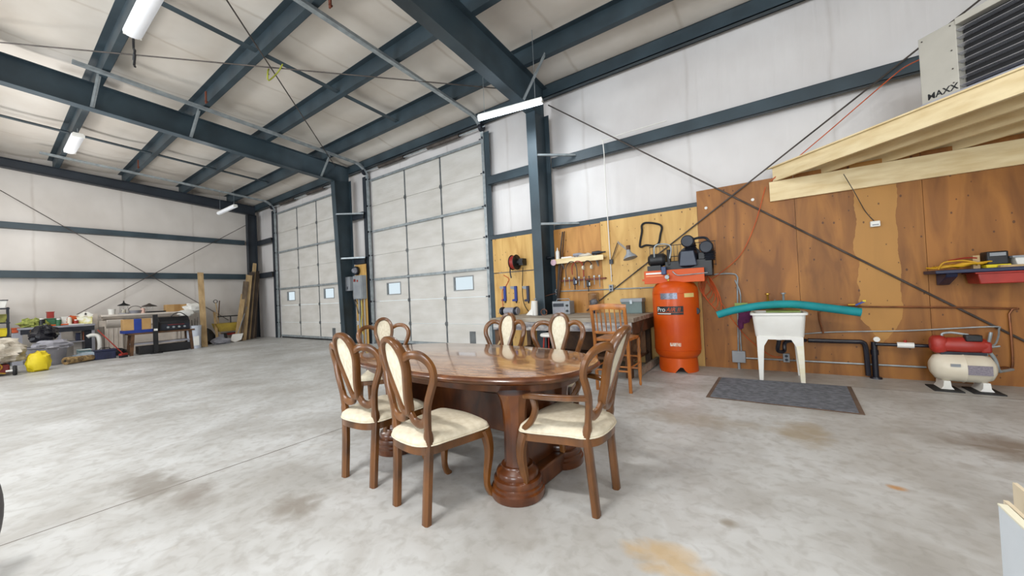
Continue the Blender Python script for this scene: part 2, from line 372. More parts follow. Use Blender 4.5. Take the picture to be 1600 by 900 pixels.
# separate worn marks and rust spots with a shape of their own
def spot(cx, cy, rx, ry, c, amt, col):
    d = fx('ADD', fx('POWER', fx('DIVIDE', fx('SUBTRACT', sp.outputs[0], cx), rx), 2), fx('POWER', fx('DIVIDE', fx('SUBTRACT', sp.outputs[1], cy), ry), 2))
    d = fx('ADD', d, fx('MULTIPLY', fx('SUBTRACT', nn(5, 5, 1), .5), 2.4))
    f = fx('MULTIPLY', fx('MINIMUM', fx('MAXIMUM', fx('SUBTRACT', 1.0, d), 0.0), 1.0), amt)
    return mixc(f, col, c)
for (px, py, rx, ry, c, a) in ((640, 740, .5, .35, (120, 114, 106), .0), (235, 755, .42, .2, (132, 126, 118), .8), (310, 772, .25, .16, (134, 126, 118), .7),
        (460, 790, .22, .16, (134, 126, 116), .7), (1255, 676, .22, .35, (158, 142, 116), .75), (1580, 700, .35, .35, (128, 116, 104), .85), (1050, 875, .22, .14, (196, 160, 96), .6),
        (1400, 762, .06, .04, (190, 140, 84), .9), (1140, 818, .05, .05, (146, 138, 126), .9), (1085, 655, .6, .25, (160, 150, 134), .6)):
    P = onZ(px, py, 0)
    if a: col = spot(P.x, P.y, rx, ry, c, a, col)
L.new(col, b.inputs['Base Color'])
rg = N.new('ShaderNodeMapRange'); rg.inputs['To Min'].default_value = 0.32; rg.inputs['To Max'].default_value = 0.62; L.new(bl, rg.inputs[0]); L.new(rg.outputs[0], b.inputs['Roughness'])
bp = N.new('ShaderNodeBump'); bp.inputs['Strength'].default_value = .08; L.new(fine, bp.inputs['Height']); L.new(bp.outputs[0], b.inputs['Normal'])

# plywood
def plywood(name, c1, c2, patch=None):
    m = bpy.data.materials.new(name); m.use_nodes = True; nt, N, L, b = nodes_of(m)
    geo = N.new('ShaderNodeNewGeometry'); mp = N.new('ShaderNodeMapping'); mp.inputs['Scale'].default_value = (3.0, 1, .55); L.new(geo.outputs['Position'], mp.inputs[0])
    n1 = N.new('ShaderNodeTexNoise'); n1.inputs['Scale'].default_value = 1.6; n1.inputs['Detail'].default_value = 9; n1.inputs['Distortion'].default_value = 1.2; L.new(mp.outputs[0], n1.inputs['Vector'])
    cr = N.new('ShaderNodeValToRGB'); cr.color_ramp.elements[0].position = .35; cr.color_ramp.elements[1].position = .66
    cr.color_ramp.elements[0].color = (*srgb(c2), 1); cr.color_ramp.elements[1].color = (*srgb(c1), 1); L.new(n1.outputs[0], cr.inputs[0]); c = cr.outputs[0]
    sp = N.new('ShaderNodeSeparateXYZ'); L.new(geo.outputs['Position'], sp.inputs[0])
    fx = lambda op, a, b_=None: mth(op, a, b_, N, L)
    if patch:   # a paler strip left unstained, ragged edge
        n3 = N.new('ShaderNodeTexNoise'); n3.inputs['Scale'].default_value = 3.0; n3.inputs['Detail'].default_value = 5; L.new(geo.outputs['Position'], n3.inputs['Vector'])
        wob = fx('MULTIPLY', fx('SUBTRACT', n3.outputs[0], .5), .16)
        dd = fx('ABSOLUTE', fx('SUBTRACT', fx('ADD', sp.outputs[0], wob), patch[0]))
        low = fx('GREATER_THAN', fx('ADD', sp.outputs[2], fx('MULTIPLY', dd, -1.6)), .42)
        f = fx('MULTIPLY', fx('LESS_THAN', dd, patch[1]), low)
        mx = N.new('ShaderNodeMix'); mx.data_type = 'RGBA'; L.new(fx('MULTIPLY', f, .8), mx.inputs[0]); L.new(c, mx.inputs[6]); mx.inputs[7].default_value = (*srgb(patch[2]), 1); c = mx.outputs[2]
    v = N.new('ShaderNodeTexVoronoi'); v.inputs['Scale'].default_value = 5.5; m2 = N.new('ShaderNodeCombineXYZ'); v.voronoi_dimensions = '2D'
    L.new(fx('MULTIPLY', sp.outputs[0], 1.25), m2.inputs[0]); L.new(fx('MULTIPLY', sp.outputs[2], .8), m2.inputs[1]); L.new(m2.outputs[0], v.inputs['Vector'])
    sc = N.new('ShaderNodeSeparateColor'); L.new(v.outputs['Color'], sc.inputs[0])
    knot = fx('MULTIPLY', fx('LESS_THAN', v.outputs['Distance'], fx('ADD', .025, fx('MULTIPLY', sc.outputs[1], .05))), fx('GREATER_THAN', sc.outputs[0], .45))
    mx = N.new('ShaderNodeMix'); mx.data_type = 'RGBA'; L.new(fx('MULTIPLY', knot, .75), mx.inputs[0]); L.new(c, mx.inputs[6]); mx.inputs[7].default_value = (*srgb((66, 34, 16)), 1)
    L.new(mx.outputs[2], b.inputs['Base Color']); b.inputs['Roughness'].default_value = .55
    return m
M_plyY = plywood('yellow_plywood', (214, 174, 104), (190, 146, 78))
M_plyO = plywood('tan_plywood', (192, 138, 70), (166, 112, 50))
M_plyB = plywood('brown_plywood', (164, 106, 42), (126, 76, 24))
M_plyP = plywood('brown_plywood_paler_strip', (162, 106, 42), (124, 76, 24), (1.2, .20, (182, 132, 62)))

# ------------------------------------------------------------------ setting
YA = 6.72; XB = -17.55; XR = 7.0; YBK = -9.0
def rz(y): return 6.02 - 0.055 * y                       # roof underside
struct('floor', MB().b2((XB - .1, YBK - .1, -.2), (XR + .1, YA + .2, 0)), M_floor)
# wall with the vehicle doors, pieces around both openings
D1 = (-15.67, -11.34); D2 = (-9.57, -5.24); DH = 4.92
for i, (a, b_, z0) in enumerate(((XB, D1[0], 0), (D1[0], D1[1], DH), (D1[1], D2[0], 0), (D2[0], D2[1], DH), (D2[1], XR, 0))):
    pass
wm = MB()
for (a, b_, z0) in ((XB, D1[0], 0), (D1[0], D1[1], DH), (D1[1], D2[0], 0), (D2[0], D2[1], DH), (D2[1], XR, 0)):
    wm.b2((a, YA, z0), (b_, YA + .12, 5.75))
struct('wall_front', wm, M_vinA)
# end wall: top follows the roof
struct('wall_left', MB().prism([(YBK, 0), (YA, 0), (YA, rz(YA) + .1), (YBK, rz(YBK) + .1)], (XB - .12, 0, 0), (0, 1, 0), (0, 0, 1), (.12, 0, 0)), M_vinB)
struct('wall_right', MB().prism([(YBK, 0), (YA, 0), (YA, rz(YA) + .1), (YBK, rz(YBK) + .1)], (XR, 0, 0), (0, 1, 0), (0, 0, 1), (.12, 0, 0)), M_vinA)
wb = MB()
for (a, b_, z0) in ((XB, -10.2, 0), (-10.2, -5.8, 4.5), (-5.8, -1.2, 0), (-1.2, 3.2, 4.5), (3.2, XR, 0)): wb.b2((a, YBK - .12, z0), (b_, YBK, 6.6))
struct('wall_back', wb, M_vinA)
# sagging vinyl ceiling between purlins
PUR = [5.65, 4.2, 2.75, 1.3, -.15, -1.6, -3.05, -4.5, -5.95, -7.4]
cm = MB(); ys = []
y = YA
edges = [YA] + PUR + [YBK]
for i in range(len(edges) - 1):
    for k in range(6): ys.append((lerp(edges[i], edges[i + 1], k / 6), math.sin(PI * k / 6)))
ys.append((YBK, 0))
xs = [lerp(XB, XR, k / 50) for k in range(51)]
vs = [(x, yy, rz(yy) - .2 * max(0.0, (yy - PUR[0]) / (YA - PUR[0])) - .055 * s - .02 * s * noise.noise(Vector((x * .8, yy, 3)))) for (yy, s) in ys for x in xs]
fs = [(i * 51 + j, i * 51 + j + 1, (i + 1) * 51 + j + 1, (i + 1) * 51 + j) for i in range(len(ys) - 1) for j in range(50)]
cm.add(vs, fs)
n0 = len(vs); cm.add([(XB, YA, 6.3), (XR, YA, 6.3), (XR, YBK, 7.0), (XB, YBK, 7.0)], [(0, 1, 2, 3)])
struct('ceiling', cm, M_vinC)

# ------------------------------------------------------------------ steel frame
def ibeam(mb, prof_in, prof_out, x, tw=.012, fl=.2, ft=.014):
    """frame member in the plane X=x: polylines of the inner and outer edge as (y,z)"""
    n = len(prof_in)
    for i in range(n - 1):
        a, b_ = prof_in[i], prof_in[i + 1]; c, d = prof_out[i], prof_out[i + 1]
        mb.prism([a, b_, d, c], (x - tw / 2, 0, 0), (0, 1, 0), (0, 0, 1), (tw, 0, 0))
        for p, q in ((a, b_), (c, d)):
            mb.beam((x, p[0], p[1]), (x, q[0], q[1]), fl, ft, up=(1, 0, 0)) if False else mb.prism([(-fl / 2, 0), (fl / 2, 0), (fl / 2, 1), (-fl / 2, 1)], (x, p[0], p[1]), (1, 0, 0), (0, q[0] - p[0], q[1] - p[1]), Vector((0, -(q[1] - p[1]), q[0] - p[0])).normalized() * ft)
KN = {-3.5: (5.98, 4.72), -10.4: (5.99, 4.88)}
for x, lab, wh in ((-3.5, 'tapered blue-grey steel column beside the workbench under the lit strip lamp', 'near'), (-10.4, 'tapered dark blue-grey steel column between the two vehicle doors', 'far')):
    yi, zi = KN[x]; top = KN[x][1] + .1
    r = root('steel_column', (x, 6.3, 0), lab, 'column')
    mb = MB(); y0 = 6.16 if x < -5 else 6.02
    w_ = .012
    mb.prism([(y0, 0), (6.5, 0), (6.5, top), (yi, zi)], (x - w_ / 2, 0, 0), (0, 1, 0), (0, 0, 1), (w_, 0, 0)); part(r, 'web', mb, M_steel)
    part(r, 'inner_flange', MB().prism([(-.1, 0), (.1, 0), (.1, 1), (-.1, 1)], (x, y0, 0), (1, 0, 0), (0, yi - y0, zi), (0, -.014, 0)), M_steel)
    part(r, 'outer_flange', MB().b2((x - .1, 6.5, 0), (x + .1, 6.514, top)), M_steel)
    part(r, 'base_plate', MB().b2((x - .12, y0 - .05, 0), (x + .12, 6.54, .02)), M_steel)
    for sx in (-1, 1):
        part(r, 'bolt', MB().cyl((x + .06 * sx, y0 - .02, .02), (x + .06 * sx, y0 - .02, .06), .012, n=8), M_galv)
def rtop(y): return rz(y) - .305
for x, lab in ((-3.5, 'big blue-grey steel roof rafter nearest the camera, running over the lit strip lamp'), (-10.4, 'dark blue steel roof rafter running down to the column between the doors')):
    yi, zi = KN[x]
    r = root('roof_rafter', (x, 6.0, zi), lab, 'rafter')
    fb = lambda y: zi + (.062 * (yi - y) if x < -5 else .095 * min(yi - y, 2) * .9 + .062 * max(yi - y - 2, 0))
    Y = [yi, 4, 2, 0, -3, -6, YBK + .05]
    mb = MB(); 
    for a, b_ in zip(Y, Y[1:]): mb.prism([(a, fb(a)), (b_, fb(b_)), (b_, rtop(b_)), (a, rtop(a))], (x - .006, 0, 0), (0, 1, 0), (0, 0, 1), (.012, 0, 0))
    mb.prism([(yi, zi), (6.5, zi + .1), (6.5, rtop(6.5)), (yi, rtop(yi))], (x - .006, 0, 0), (0, 1, 0), (0, 0, 1), (.012, 0, 0))
    part(r, 'web', mb, M_steel)
    mb = MB(); mt = MB()
    for a, b_ in zip(Y, Y[1:]):
        mb.prism([(-.1, 0), (.1, 0), (.1, 1), (-.1, 1)], (x, a, fb(a)), (1, 0, 0), (0, b_ - a, fb(b_) - fb(a)), (0, 0, -.014))
    Y2 = [6.5] + Y
    for a, b_ in zip(Y2, Y2[1:]): mt.prism([(-.1, 0), (.1, 0), (.1, 1), (-.1, 1)], (x, a, rtop(a)), (1, 0, 0), (0, b_ - a, rtop(b_) - rtop(a)), (0, 0, .014))
    part(r, 'bottom_flange', mb, M_steel); part(r, 'top_flange', mt, M_steel)
# end-wall rafter and corner column
r = root('roof_rafter', (-17.2, 6.2, 5), 'dark steel end rafter along the top of the far left wall', 'rafter')
eb = lambda y: 5.47 - .073 * y
mb = MB().prism([(6.5, eb(6.5)), (YBK, eb(YBK)), (YBK, rtop(YBK)), (6.5, rtop(6.5))], (-17.206, 0, 0), (0, 1, 0), (0, 0, 1), (.012, 0, 0)); part(r, 'web', mb, M_steel_in)
for nm, f_ in (('bottom_flange', eb), ('top_flange', rtop)):
    part(r, nm, MB().prism([(-.1, 0), (.1, 0), (.1, 1), (-.1, 1)], (-17.2, 6.5, f_(6.5)), (1, 0, 0), (0, YBK - 6.5, f_(YBK) - f_(6.5)), (0, 0, .014)), M_steel_in)
r = root('steel_column', (-17.2, 6.35, 0), 'dark steel corner column behind the leaning lumber', 'column')
part(r, 'web', MB().b2((-17.206, 6.2, 0), (-17.194, 6.5, 5.0)), M_steel_in)
part(r, 'inner_flange', MB().b2((-17.3, 6.19, 0), (-17.1, 6.204, 5.0)), M_steel_in); part(r, 'outer_flange', MB().b2((-17.3, 6.5, 0), (-17.1, 6.514, 5.0)), M_steel_in)
# purlins (Z sections) along X
ORD = ['first', 'second', 'third', 'fourth', 'fifth', 'sixth', 'seventh', 'eighth', 'ninth', 'tenth']
for i, py in enumerate(PUR):
    zt = rz(py) - .01; mb = MB()
    mb.b2((XB + .02, py - .004, zt - .28), (XR - .05, py + .004, zt)); mb.b2((XB + .02, py - .004, zt - .286), (XR - .05, py + .10, zt - .28)); mb.b2((XB + .02, py - .1, zt - .006), (XR - .05, py + .004, zt))
    mb.b2((XB + .02, py + .096, zt - .286), (XR - .05, py + .1, zt - .262))
    if i < 7: single('roof_purlin', mb, M_steel, 'long dark steel purlin under the roof, %s row out from the eave above the doors' % ORD[i], 'purlin', 'purlins under the roof', flat=True)
# eave strut
mb = MB().b2((XB + .02, 6.5, 5.2), (XR - .05, 6.515, 5.44)); mb.b2((XB + .02, 6.5, 5.2), (XR - .05, 6.62, 5.21)); mb.b2((XB + .02, 6.5, 5.43), (XR - .05, 6.66, 5.44)); mb.b2((XB + .02, 6.6, 5.2), (XR - .05, 6.62, 5.22))
single('eave_strut', mb, M_steel, 'deep steel eave strut where the door wall meets the roof', 'beam', flat=True)
# girts
def girt(a, b_, z0, z1, lab, wall='A', m_=M_steel):
    mb = MB()
    if wall == 'A':
        mb.b2((a, 6.5, z0), (b_, 6.508, z1)); mb.b2((a, 6.5, z1 - .006), (b_, YA, z1)); mb.b2((a, 6.5, z0), (b_, 6.58, z0 + .006))
    else:
        mb.b2((-17.34, a, z0), (-17.332, b_, z1)); mb.b2((XB, a, z1 - .006), (-17.34, b_, z1)); mb.b2((XB, a, z0), (-17.34, b_, z0 + .006))
    single('wall_girt', mb, m_, lab, 'girt', flat=True)
girt(-3.38, XR - .1, 3.75, 3.94, 'upper steel girt on the wall above the compressor and tub')
girt(-3.38, XR - .1, 2.5, 2.6, 'steel girt along the top edge of the yellow plywood right of the near column')
girt(-5.0, -3.62, 3.75, 3.94, 'short upper steel girt between the near door and the near column')
girt(-5.0, -3.62, 2.5, 2.6, 'short lower steel girt above the plywood beside the near door')
girt(-10.28, -9.75, 3.75, 3.94, 'short upper steel girt right of the far column', m_=M_steel_in)
girt(-10.28, -9.75, 2.4, 2.6, 'short lower steel girt above the electrical panel board', m_=M_steel_in)
girt(-11.1, -10.52, 3.75, 3.94, 'short upper steel girt left of the far column, behind it', m_=M_steel_in)
girt(-17.08, -15.85, 3.75, 3.94, 'short upper steel girt in the far corner left of the far door', m_=M_steel_in)
girt(-17.08, -15.85, 2.4, 2.6, 'short lower steel girt in the far corner above the leaning lumber', m_=M_steel_in)
girt(YBK + .02, 6.15, 3.79, 3.96, 'upper steel girt running along the far left wall', 'B')
girt(YBK + .02, 6.15, 2.39, 2.59, 'lower steel girt running along the far left wall', 'B')
# flange braces
def brace(p, q, lab, m_=M_galv, w_=.05):
    mb = MB(); mb.beam(p, q, w_, .005); mb.beam(Vector(p) + Vector((0, 0, .02)), Vector(q) + Vector((0, 0, .02)), .005, .045)
    single('flange_brace', mb, m_, lab, 'brace', 'angle braces of the steel frame', flat=True)
brace((-3.42, 6.0, 3.86), (-2.85, 6.5, 3.86), 'upper angle brace from the near column to the upper girt')
brace((-3.42, 6.0, 2.55), (-2.85, 6.5, 2.55), 'lower angle brace from the near column just above the plywood')
brace((-10.32, 6.0, 3.86), (-9.7, 6.5, 3.86), 'upper pale angle brace right of the far column')
brace((-10.32, 6.1, 2.55), (-9.7, 6.5, 2.55), 'lower pale angle brace right of the far column above the panels')
for (x, pi, dx, lab) in ((-3.5, 0, .55, 'big angle brace from the near rafter to the purlin beside the strip lamp'), (-10.4, 0, .5, 'angle brace on the far rafter nearest the far column'), (-10.4, 2, .5, 'pale angle brace hanging at the middle of the far rafter'), (-10.4, 3, .5, 'angle brace on the far rafter furthest from the far column')):
    py = PUR[pi]; brace((x + .08, py - .05, KN[x][1] + .06 * (6 - py) - .0), (x + dx, py, rz(py) - .27), lab, w_=.06)
# purlin struts
for bx, nm in ((-6.95, 'middle bay'), (-13.8, 'far bay')):
    for i in range(5):
        a, b_ = PUR[i], PUR[i + 1]; za = rz(a) - .24; zb = rz(b_) - .24
        mb = MB(); mb.beam((bx, a - .01, za), (bx, b_ + .01, zb), .12, .005); mb.beam((bx - .06, a - .01, za + .03), (bx - .06, b_ + .01, zb + .03), .005, .06)
        single('purlin_strut', mb, M_steel, 'steel angle strut between purlins in the %s, %s from the eave' % (nm, ORD[i]), 'strut', 'struts between the purlins', flat=True)
# rods
def rod(p, q, lab, r_=.011):
    single('bracing_rod', MB().cyl(p, q, r_, n=8), M_rod, lab, 'rod', 'diagonal bracing rods')
rod((-17.28, .35 - (4.81 - 5.3) * -1.27, 5.3), (-17.28, 5.5, .78), 'thin bracing rod falling to the right across the far left wall')
rod((-17.28, 6.2, 4.6), (-17.28, 1.1, .85), 'thin bracing rod rising to the right across the far left wall')
rod((-3.35, 6.43, 4.98), (2.35, 6.43, .46), 'bracing rod falling to the right from the near column across the brown plywood', .012)
rod((3.1, 6.415, 5.0), (-2.75, 6.415, .9), 'thin bracing rod rising to the right behind the orange compressor and over the yellow plywood')
rod((-10.25, 6.0, 5.28), (-3.7, -.05, 5.6), 'thin roof rod crossing from the far column side towards the near rafter')
rod((-3.6, 6.35, 5.3), (-10.2, -.2, 5.65), 'thin roof rod crossing from above the strip lamp towards the far rafter')
for s_, (px, py) in enumerate(((216, 262), (322, 160), (516, 10))):
    P = onZ(px, py, 5.42); single('rusty_hanger', MB().b2(P - Vector((.025, .01, .02)), P + Vector((.025, .01, .22))).cyl(P + Vector((0, -.02, .02)), P + Vector((0, .03, .02)), .015, n=8), mat('rusty_iron', (120, 60, 36), (90, 44, 28), .8), 'small rust-brown strap hanger on a purlin, %s' % (('in the far bay over the mantel side', 'just in front of the far rafter', 'at the top edge of the photo'))[s_], 'hanger')
P = onZ(420, 108, 5.45)
pts = smooth([P + Vector(v) for v in ((-.25, .1, .05), (-.1, .02, -.02), (0, 0, 0), (.08, -.05, -.1), (.02, -.02, -.22), (.1, .1, -.05), (.25, .12, .05))], 4)
single('tied_ribbon', MB().tube(pts, .012, 6), mat('yellow_green_ribbon', (170, 176, 60), (140, 140, 40), .7), 'yellow-green ribbon tied where the two roof rods cross', 'ribbon')

# ------------------------------------------------------------------ vehicle doors
SEAM = [0.05, .60, 1.25, 1.90, 2.62, 3.33, 4.10, 4.90]
def vdoor(num, X0, X1, tracks):
    r = link(bpy.data.objects.new('door_%d' % num, None)); r.location = ((X0 + X1) / 2, YA, 0); r['kind'] = 'structure'
    r['label'] = 'near white sectional overhead door, second from the far corner' if num == 2 else 'far white sectional overhead door in the far corner'
    yd = YA + .0; t1, t2 = lerp(X0, X1, .347), lerp(X0, X1, .667)
    for i in range(7):
        z0, z1 = SEAM[i] + .004, SEAM[i + 1] - .004
        mb = MB()
        if i == 2:
            wins = [(X0 + .55, X0 + 1.15), (X1 - 1.13, X1 - .5)]
            cuts = [X0 + .01] + [v for w_ in wins for v in w_] + [X1 - .01]
            for k in range(0, 6, 2): mb.b2((cuts[k], yd, z0), (cuts[k + 1], yd + .045, z1))
            for w_ in wins: mb.b2((w_[0], yd, z0), (w_[1], yd + .045, 1.43)); mb.b2((w_[0], yd, 1.76), (w_[1], yd + .045, z1))
            sec = part(r, 'door_panel', mb, M_door, flat=True)
            for w_ in wins:
                f_ = MB(); a, b_ = w_[0] - .015, w_[1] + .015; 
                for (u0, v0, u1, v1) in ((a, 1.415, b_, 1.44), (a, 1.75, b_, 1.775), (a, 1.44, a + .025, 1.75), (b_ - .025, 1.44, b_, 1.75)): f_.b2((u0, yd - .012, v0), (u1, yd + .05, v1))
                wf = part(sec, 'window_frame', f_, mat('grey_window_frame', (150, 152, 152), (138, 140, 140), .5), label='small window frame in the door')
                part(sec, 'window_pane', MB().b2((w_[0], yd + .02, 1.43), (w_[1], yd + .026, 1.76)), M_pane)
        else:
            mb.b2((X0 + .01, yd, z0), (X1 - .01, yd + .045, z1)); part(r, 'door_panel', mb, M_door, flat=True)
    for t in (t1, t2):
        mb = MB().b2((t - .025, yd - .006, .06), (t + .025, yd + .001, 4.88)); part(r, 'stile', mb, M_doorrail, flat=True)
    for z in (1.90, 3.33, 4.86):
        mb = MB().b2((X0 + .02, yd - .07, z), (X1 - .02, yd, z + .012)).b2((X0 + .02, yd - .07, z - .03), (X1 - .02, yd - .06, z + .03)); part(r, 'reinforcing_strut', mb, M_galv, flat=True)
    for z in SEAM[1:7]:
        for t in (t1, t2):
            part(r, 'hinge', MB().b2((t - .035, yd - .022, z - .05), (t + .035, yd, z + .05)).cyl((t - .04, yd - .025, z), (t + .04, yd - .025, z), .012, n=8), M_doorrail)
    part(r, 'bottom_seal', MB().b2((X0 + .01, yd - .01, 0.0), (X1 - .01, yd + .05, .05)), M_rubber)
    part(r, 'bottom_rail', MB().b2((X0 + .01, yd - .03, .05), (X1 - .01, yd, .12)), M_galv)
    part(r, 'step_plate', MB().b2((X1 - .68, yd - .012, .1), (X1 - .5, yd, .42)), M_doorrail)
    # tracks and jambs
    for sx, xx in ((-1, X0 - .06), (1, X1 + .06)):
        mb = MB(); yy = YA - .09
        pts = [(xx, yy, 0), (xx, yy, 2.4), (xx, yy, 4.85)] + [(xx, yy - .42 * (1 - math.cos(a)), 4.9 + .42 * math.sin(a)) for a in [PI / 2 * k / 8 for k in range(1, 9)]] + [(xx, 4.0, 5.32 + .06 * 2.2), (xx, .95, 5.32 + .06 * 5.2)]
        mb.sweep(pts, .05, .09, yaxis=(1, 0, 0), sq=True)
        part(r, 'track', mb, M_galv, angle=25)
        jm = MB().b2((xx + sx * .045, YA - .13, 0), (xx + sx * .055, YA - .02, 5.0)).b2((xx + sx * .045, YA - .13, 0), (xx + sx * .2, YA - .12, 5.0)); part(r, 'jamb', jm, M_steel if num == 2 and sx > 0 else M_steel_in)
        for z in SEAM[1:]:
            part(r, 'roller', MB().cyl((xx, yy, z), (xx - sx * .12, yy, z), .012, n=8).cyl((xx - sx * .01, yy - .03, z), (xx + sx * .01, yy - .03, z), .03, n=10), M_dark)
    mb = MB().cyl((X0 - .2, YA - .16, 5.12), (X1 + .2, YA - .16, 5.12), .018, n=10)
    sh = part(r, 'spring_shaft', mb, M_galv)
    part(sh, 'torsion_spring', MB().cyl((X0 + .6, YA - .16, 5.12), (X0 + 1.7, YA - .16, 5.12), .05, n=14).cyl((X1 - 1.7, YA - .16, 5.12), (X1 - .6, YA - .16, 5.12), .05, n=14), M_rod)
    for xx in (X0 - .08, X1 + .08): part(sh, 'cable_drum', MB().cyl((xx - .04, YA - .16, 5.12), (xx + .04, YA - .16, 5.12), .09, n=16), M_dark)
vdoor(1, *D1, None); vdoor(2, *D2, None)

# ------------------------------------------------------------------ plywood lining
def sheet(a, b_, z1, m_, lab, y0=6.45):
    single('plywood_sheet', MB().b2((a + .002, y0, .0), (b_ - .002, y0 + .018, z1)), m_, lab, 'plywood', 'plywood lining the wall', flat=True)
sheet(-4.92, -3.62, 1.74, M_plyY, 'lower yellow plywood panel between the near door and the near column, behind the bench grinder', 6.47)
single('plywood_sheet', MB().b2((-4.92, 6.47, 1.76), (-3.62, 6.488, 2.5)), M_plyY, 'upper yellow plywood panel behind the red hose reel', 'plywood', 'plywood lining the wall', flat=True)
sheet(-3.38, -2.42, 2.5, M_plyO, 'tan plywood sheet behind the tool shelf, right of the near column')
sheet(-2.42, -.82, 2.52, M_plyY, 'yellow plywood sheet behind the desk lamp and the orange compressor')
sheet(-.82, .4, 2.76, M_plyB, 'brown plywood sheet right of the orange compressor')
sheet(.4, 1.62, 2.76, M_plyP, 'brown plywood sheet with a paler strip, right of the laundry tub')
sheet(1.62, 2.84, 2.76, M_plyB, 'brown plywood sheet behind the navy shelf')
# panel board beside far column
sheet(-10.28, -9.72, 2.38, M_plyY, 'narrow yellow plywood board behind the electrical boxes', 6.52)

# ------------------------------------------------------------------ strip lamps
def strip(A, B, lab, m_, wd=.13, hang=.25, pull=False, on=False):
    A = Vector(A); B = Vector(B); c = (A + B) / 2; r = root('strip_lamp', c, lab, 'lamp')
    part(r, 'housing', MB().beam(A + Vector((0, 0, .045)), B + Vector((0, 0, .045)), wd * .8, .03), M_white)
    d = (B - A).normalized(); sd = d.cross(Vector((0, 0, 1))).normalized()
    prof = [(-wd / 2, .03), (-wd / 2, 0), (-wd * .3, -.04), (0, -.052), (wd * .3, -.04), (wd / 2, 0), (wd / 2, .03)]
    part(r, 'cover', MB().prism(prof, A + Vector((0, 0, 0)), sd, (0, 0, 1), B - A), m_)
    for e_ in (A + d * .12, B - d * .12): part(r, 'hanger_wire', MB().cyl(e_ + Vector((0, 0, .06)), e_ + Vector((0, 0, .06 + hang)), .004, n=6), M_galv)
    for e_, s_ in ((A, 1), (B, -1)): part(r, 'end_cap', MB().beam(e_ - d * .006 * s_, e_ + d * .01 * s_, wd * .96, .07), M_white)
    return r
strip((-7.35, 1.3, 5.28), (-6.05, 1.3, 5.28), 'unlit-looking white strip lamp at the top left under a purlin', M_lamp2, .2, .14)
strip((-13.9, 1.3, 5.28), (-12.5, 1.3, 5.28), 'small white strip lamp in the far bay below the far rafter', M_lamp2, .2, .14)
strip((-16.3, 5.0, 4.72), (-14.9, 5.05, 4.76), 'white strip lamp near the far corner in front of the far left wall', M_lamp2, .13, .7)
LA, LB = onZ(748, 185, 4.45), onZ(847, 158, 4.45)
strip(LA, LB, 'brightly lit white strip lamp in front of the top of the near column', M_lamp, .075, 1.2)
area('strip_lamp_glow', (LA + LB) / 2 - Vector((0, 0, .07)), (1.2, .1), 42, (.88, .95, 1.0), (0, 0, 0))
P = Vector((-7.3, 1.3, 5.1))
single('cord_bundle', MB().tube(smooth([P + Vector(v) for v in ((0, 0, .1), (0, 0, -.05), (.06, 0, -.1), (-.03, 0, -.2), (.06, 0, -.16), (.0, 0, -.28), (.05, 0, -.33))], 4), .014, 6), M_black, 'knotted black cord hanging from the near left strip lamp', 'cord')

# ------------------------------------------------------------------ dining table
TC = Vector((-2.207, 2.384, 0)); TR = -.052
def superell(a, b_, n, k=72): 
    out = []
    for i in range(k):
        t = 2 * PI * i / k; c, s = math.cos(t), math.sin(t)
        out.append((a * math.copysign(abs(c) ** (2 / n), c), b_ * math.copysign(abs(s) ** (2 / n), s)))
    return out
tab = root('dining_table', (0, 0, 0), 'large oval dining table with glossy inlaid brown top on column pedestals', 'table')
def rings(lst, k=72):
    mb = MB(); vs = []
    for a, b_, z in lst: vs += [(x, y, z) for x, y in superell(a, b_, 2.6, k)]
    n = len(lst); fs = [(i * k + j, i * k + (j + 1) % k, (i + 1) * k + (j + 1) % k, (i + 1) * k + j) for i in range(n - 1) for j in range(k)]
    fs += [tuple(range(k))[::-1], tuple(range((n - 1) * k, n * k))]
    return mb.add(vs, fs)
a, b_ = 1.215, .65
top = part(tab, 'tabletop', rings([(a - .02, b_ - .02, .742), (a - .012, b_ - .012, .757), (a - .03, b_ - .03, .76)]), M_ttop, angle=25)
part(tab, 'edge_moulding', rings([(a - .06, b_ - .06, .70), (a - .02, b_ - .02, .705), (a + .0, b_ + .0, .72), (a + .005, b_ + .005, .735), (a - .006, b_ - .006, .752), (a - .02, b_ - .02, .756)]), M_tbase, angle=50)
part(tab, 'apron', rings([(a - .13, b_ - .13, .635), (a - .12, b_ - .12, .70)]), M_tbase)
def tb(x, y): return (x, y)
for sx in (-1, 1):
    cx = .87 if sx > 0 else -.42
    ys_ = (-.40, .14)
    for yy in ys_:
        prof = [(.165, 0), (.172, .012), (.172, .05), (.160, .058), (.160, .075), (.150, .082), (.154, .10), (.150, .118), (.132, .125), (.136, .145), (.128, .165), (.104, .178), (.100, .195)]
        part(tab, 'column_base', MB().lathe([(.0, 0)] + prof + [(0, .196)], (cx, yy, 0), 32), M_tbase, angle=50)
        # faceted flared column
        cp = [(.085, .19), (.078, .22), (.074, .4), (.078, .52), (.092, .60), (.11, .645)]
        part(tab, 'column', MB().lathe([(0, .19)] + cp + [(0, .65)], (cx, yy, 0), 10), M_tbase, angle=15)
    part(tab, 'plinth', MB().b2((cx - .1, ys_[0], 0), (cx + .1, ys_[1], .12)), M_tbase, bevel=.01)
    part(tab, 'pedestal_panel', MB().b2((cx - .025, ys_[0] + .06, .12), (cx + .025, ys_[1] - .06, .65)), M_tbase)
part(tab, 'stretcher', MB().b2((-.40, -.05, .20), (.85, -.015, .49)), M_tbase, bevel=.006)
tab.location = TC; tab.rotation_euler = (0, 0, TR)

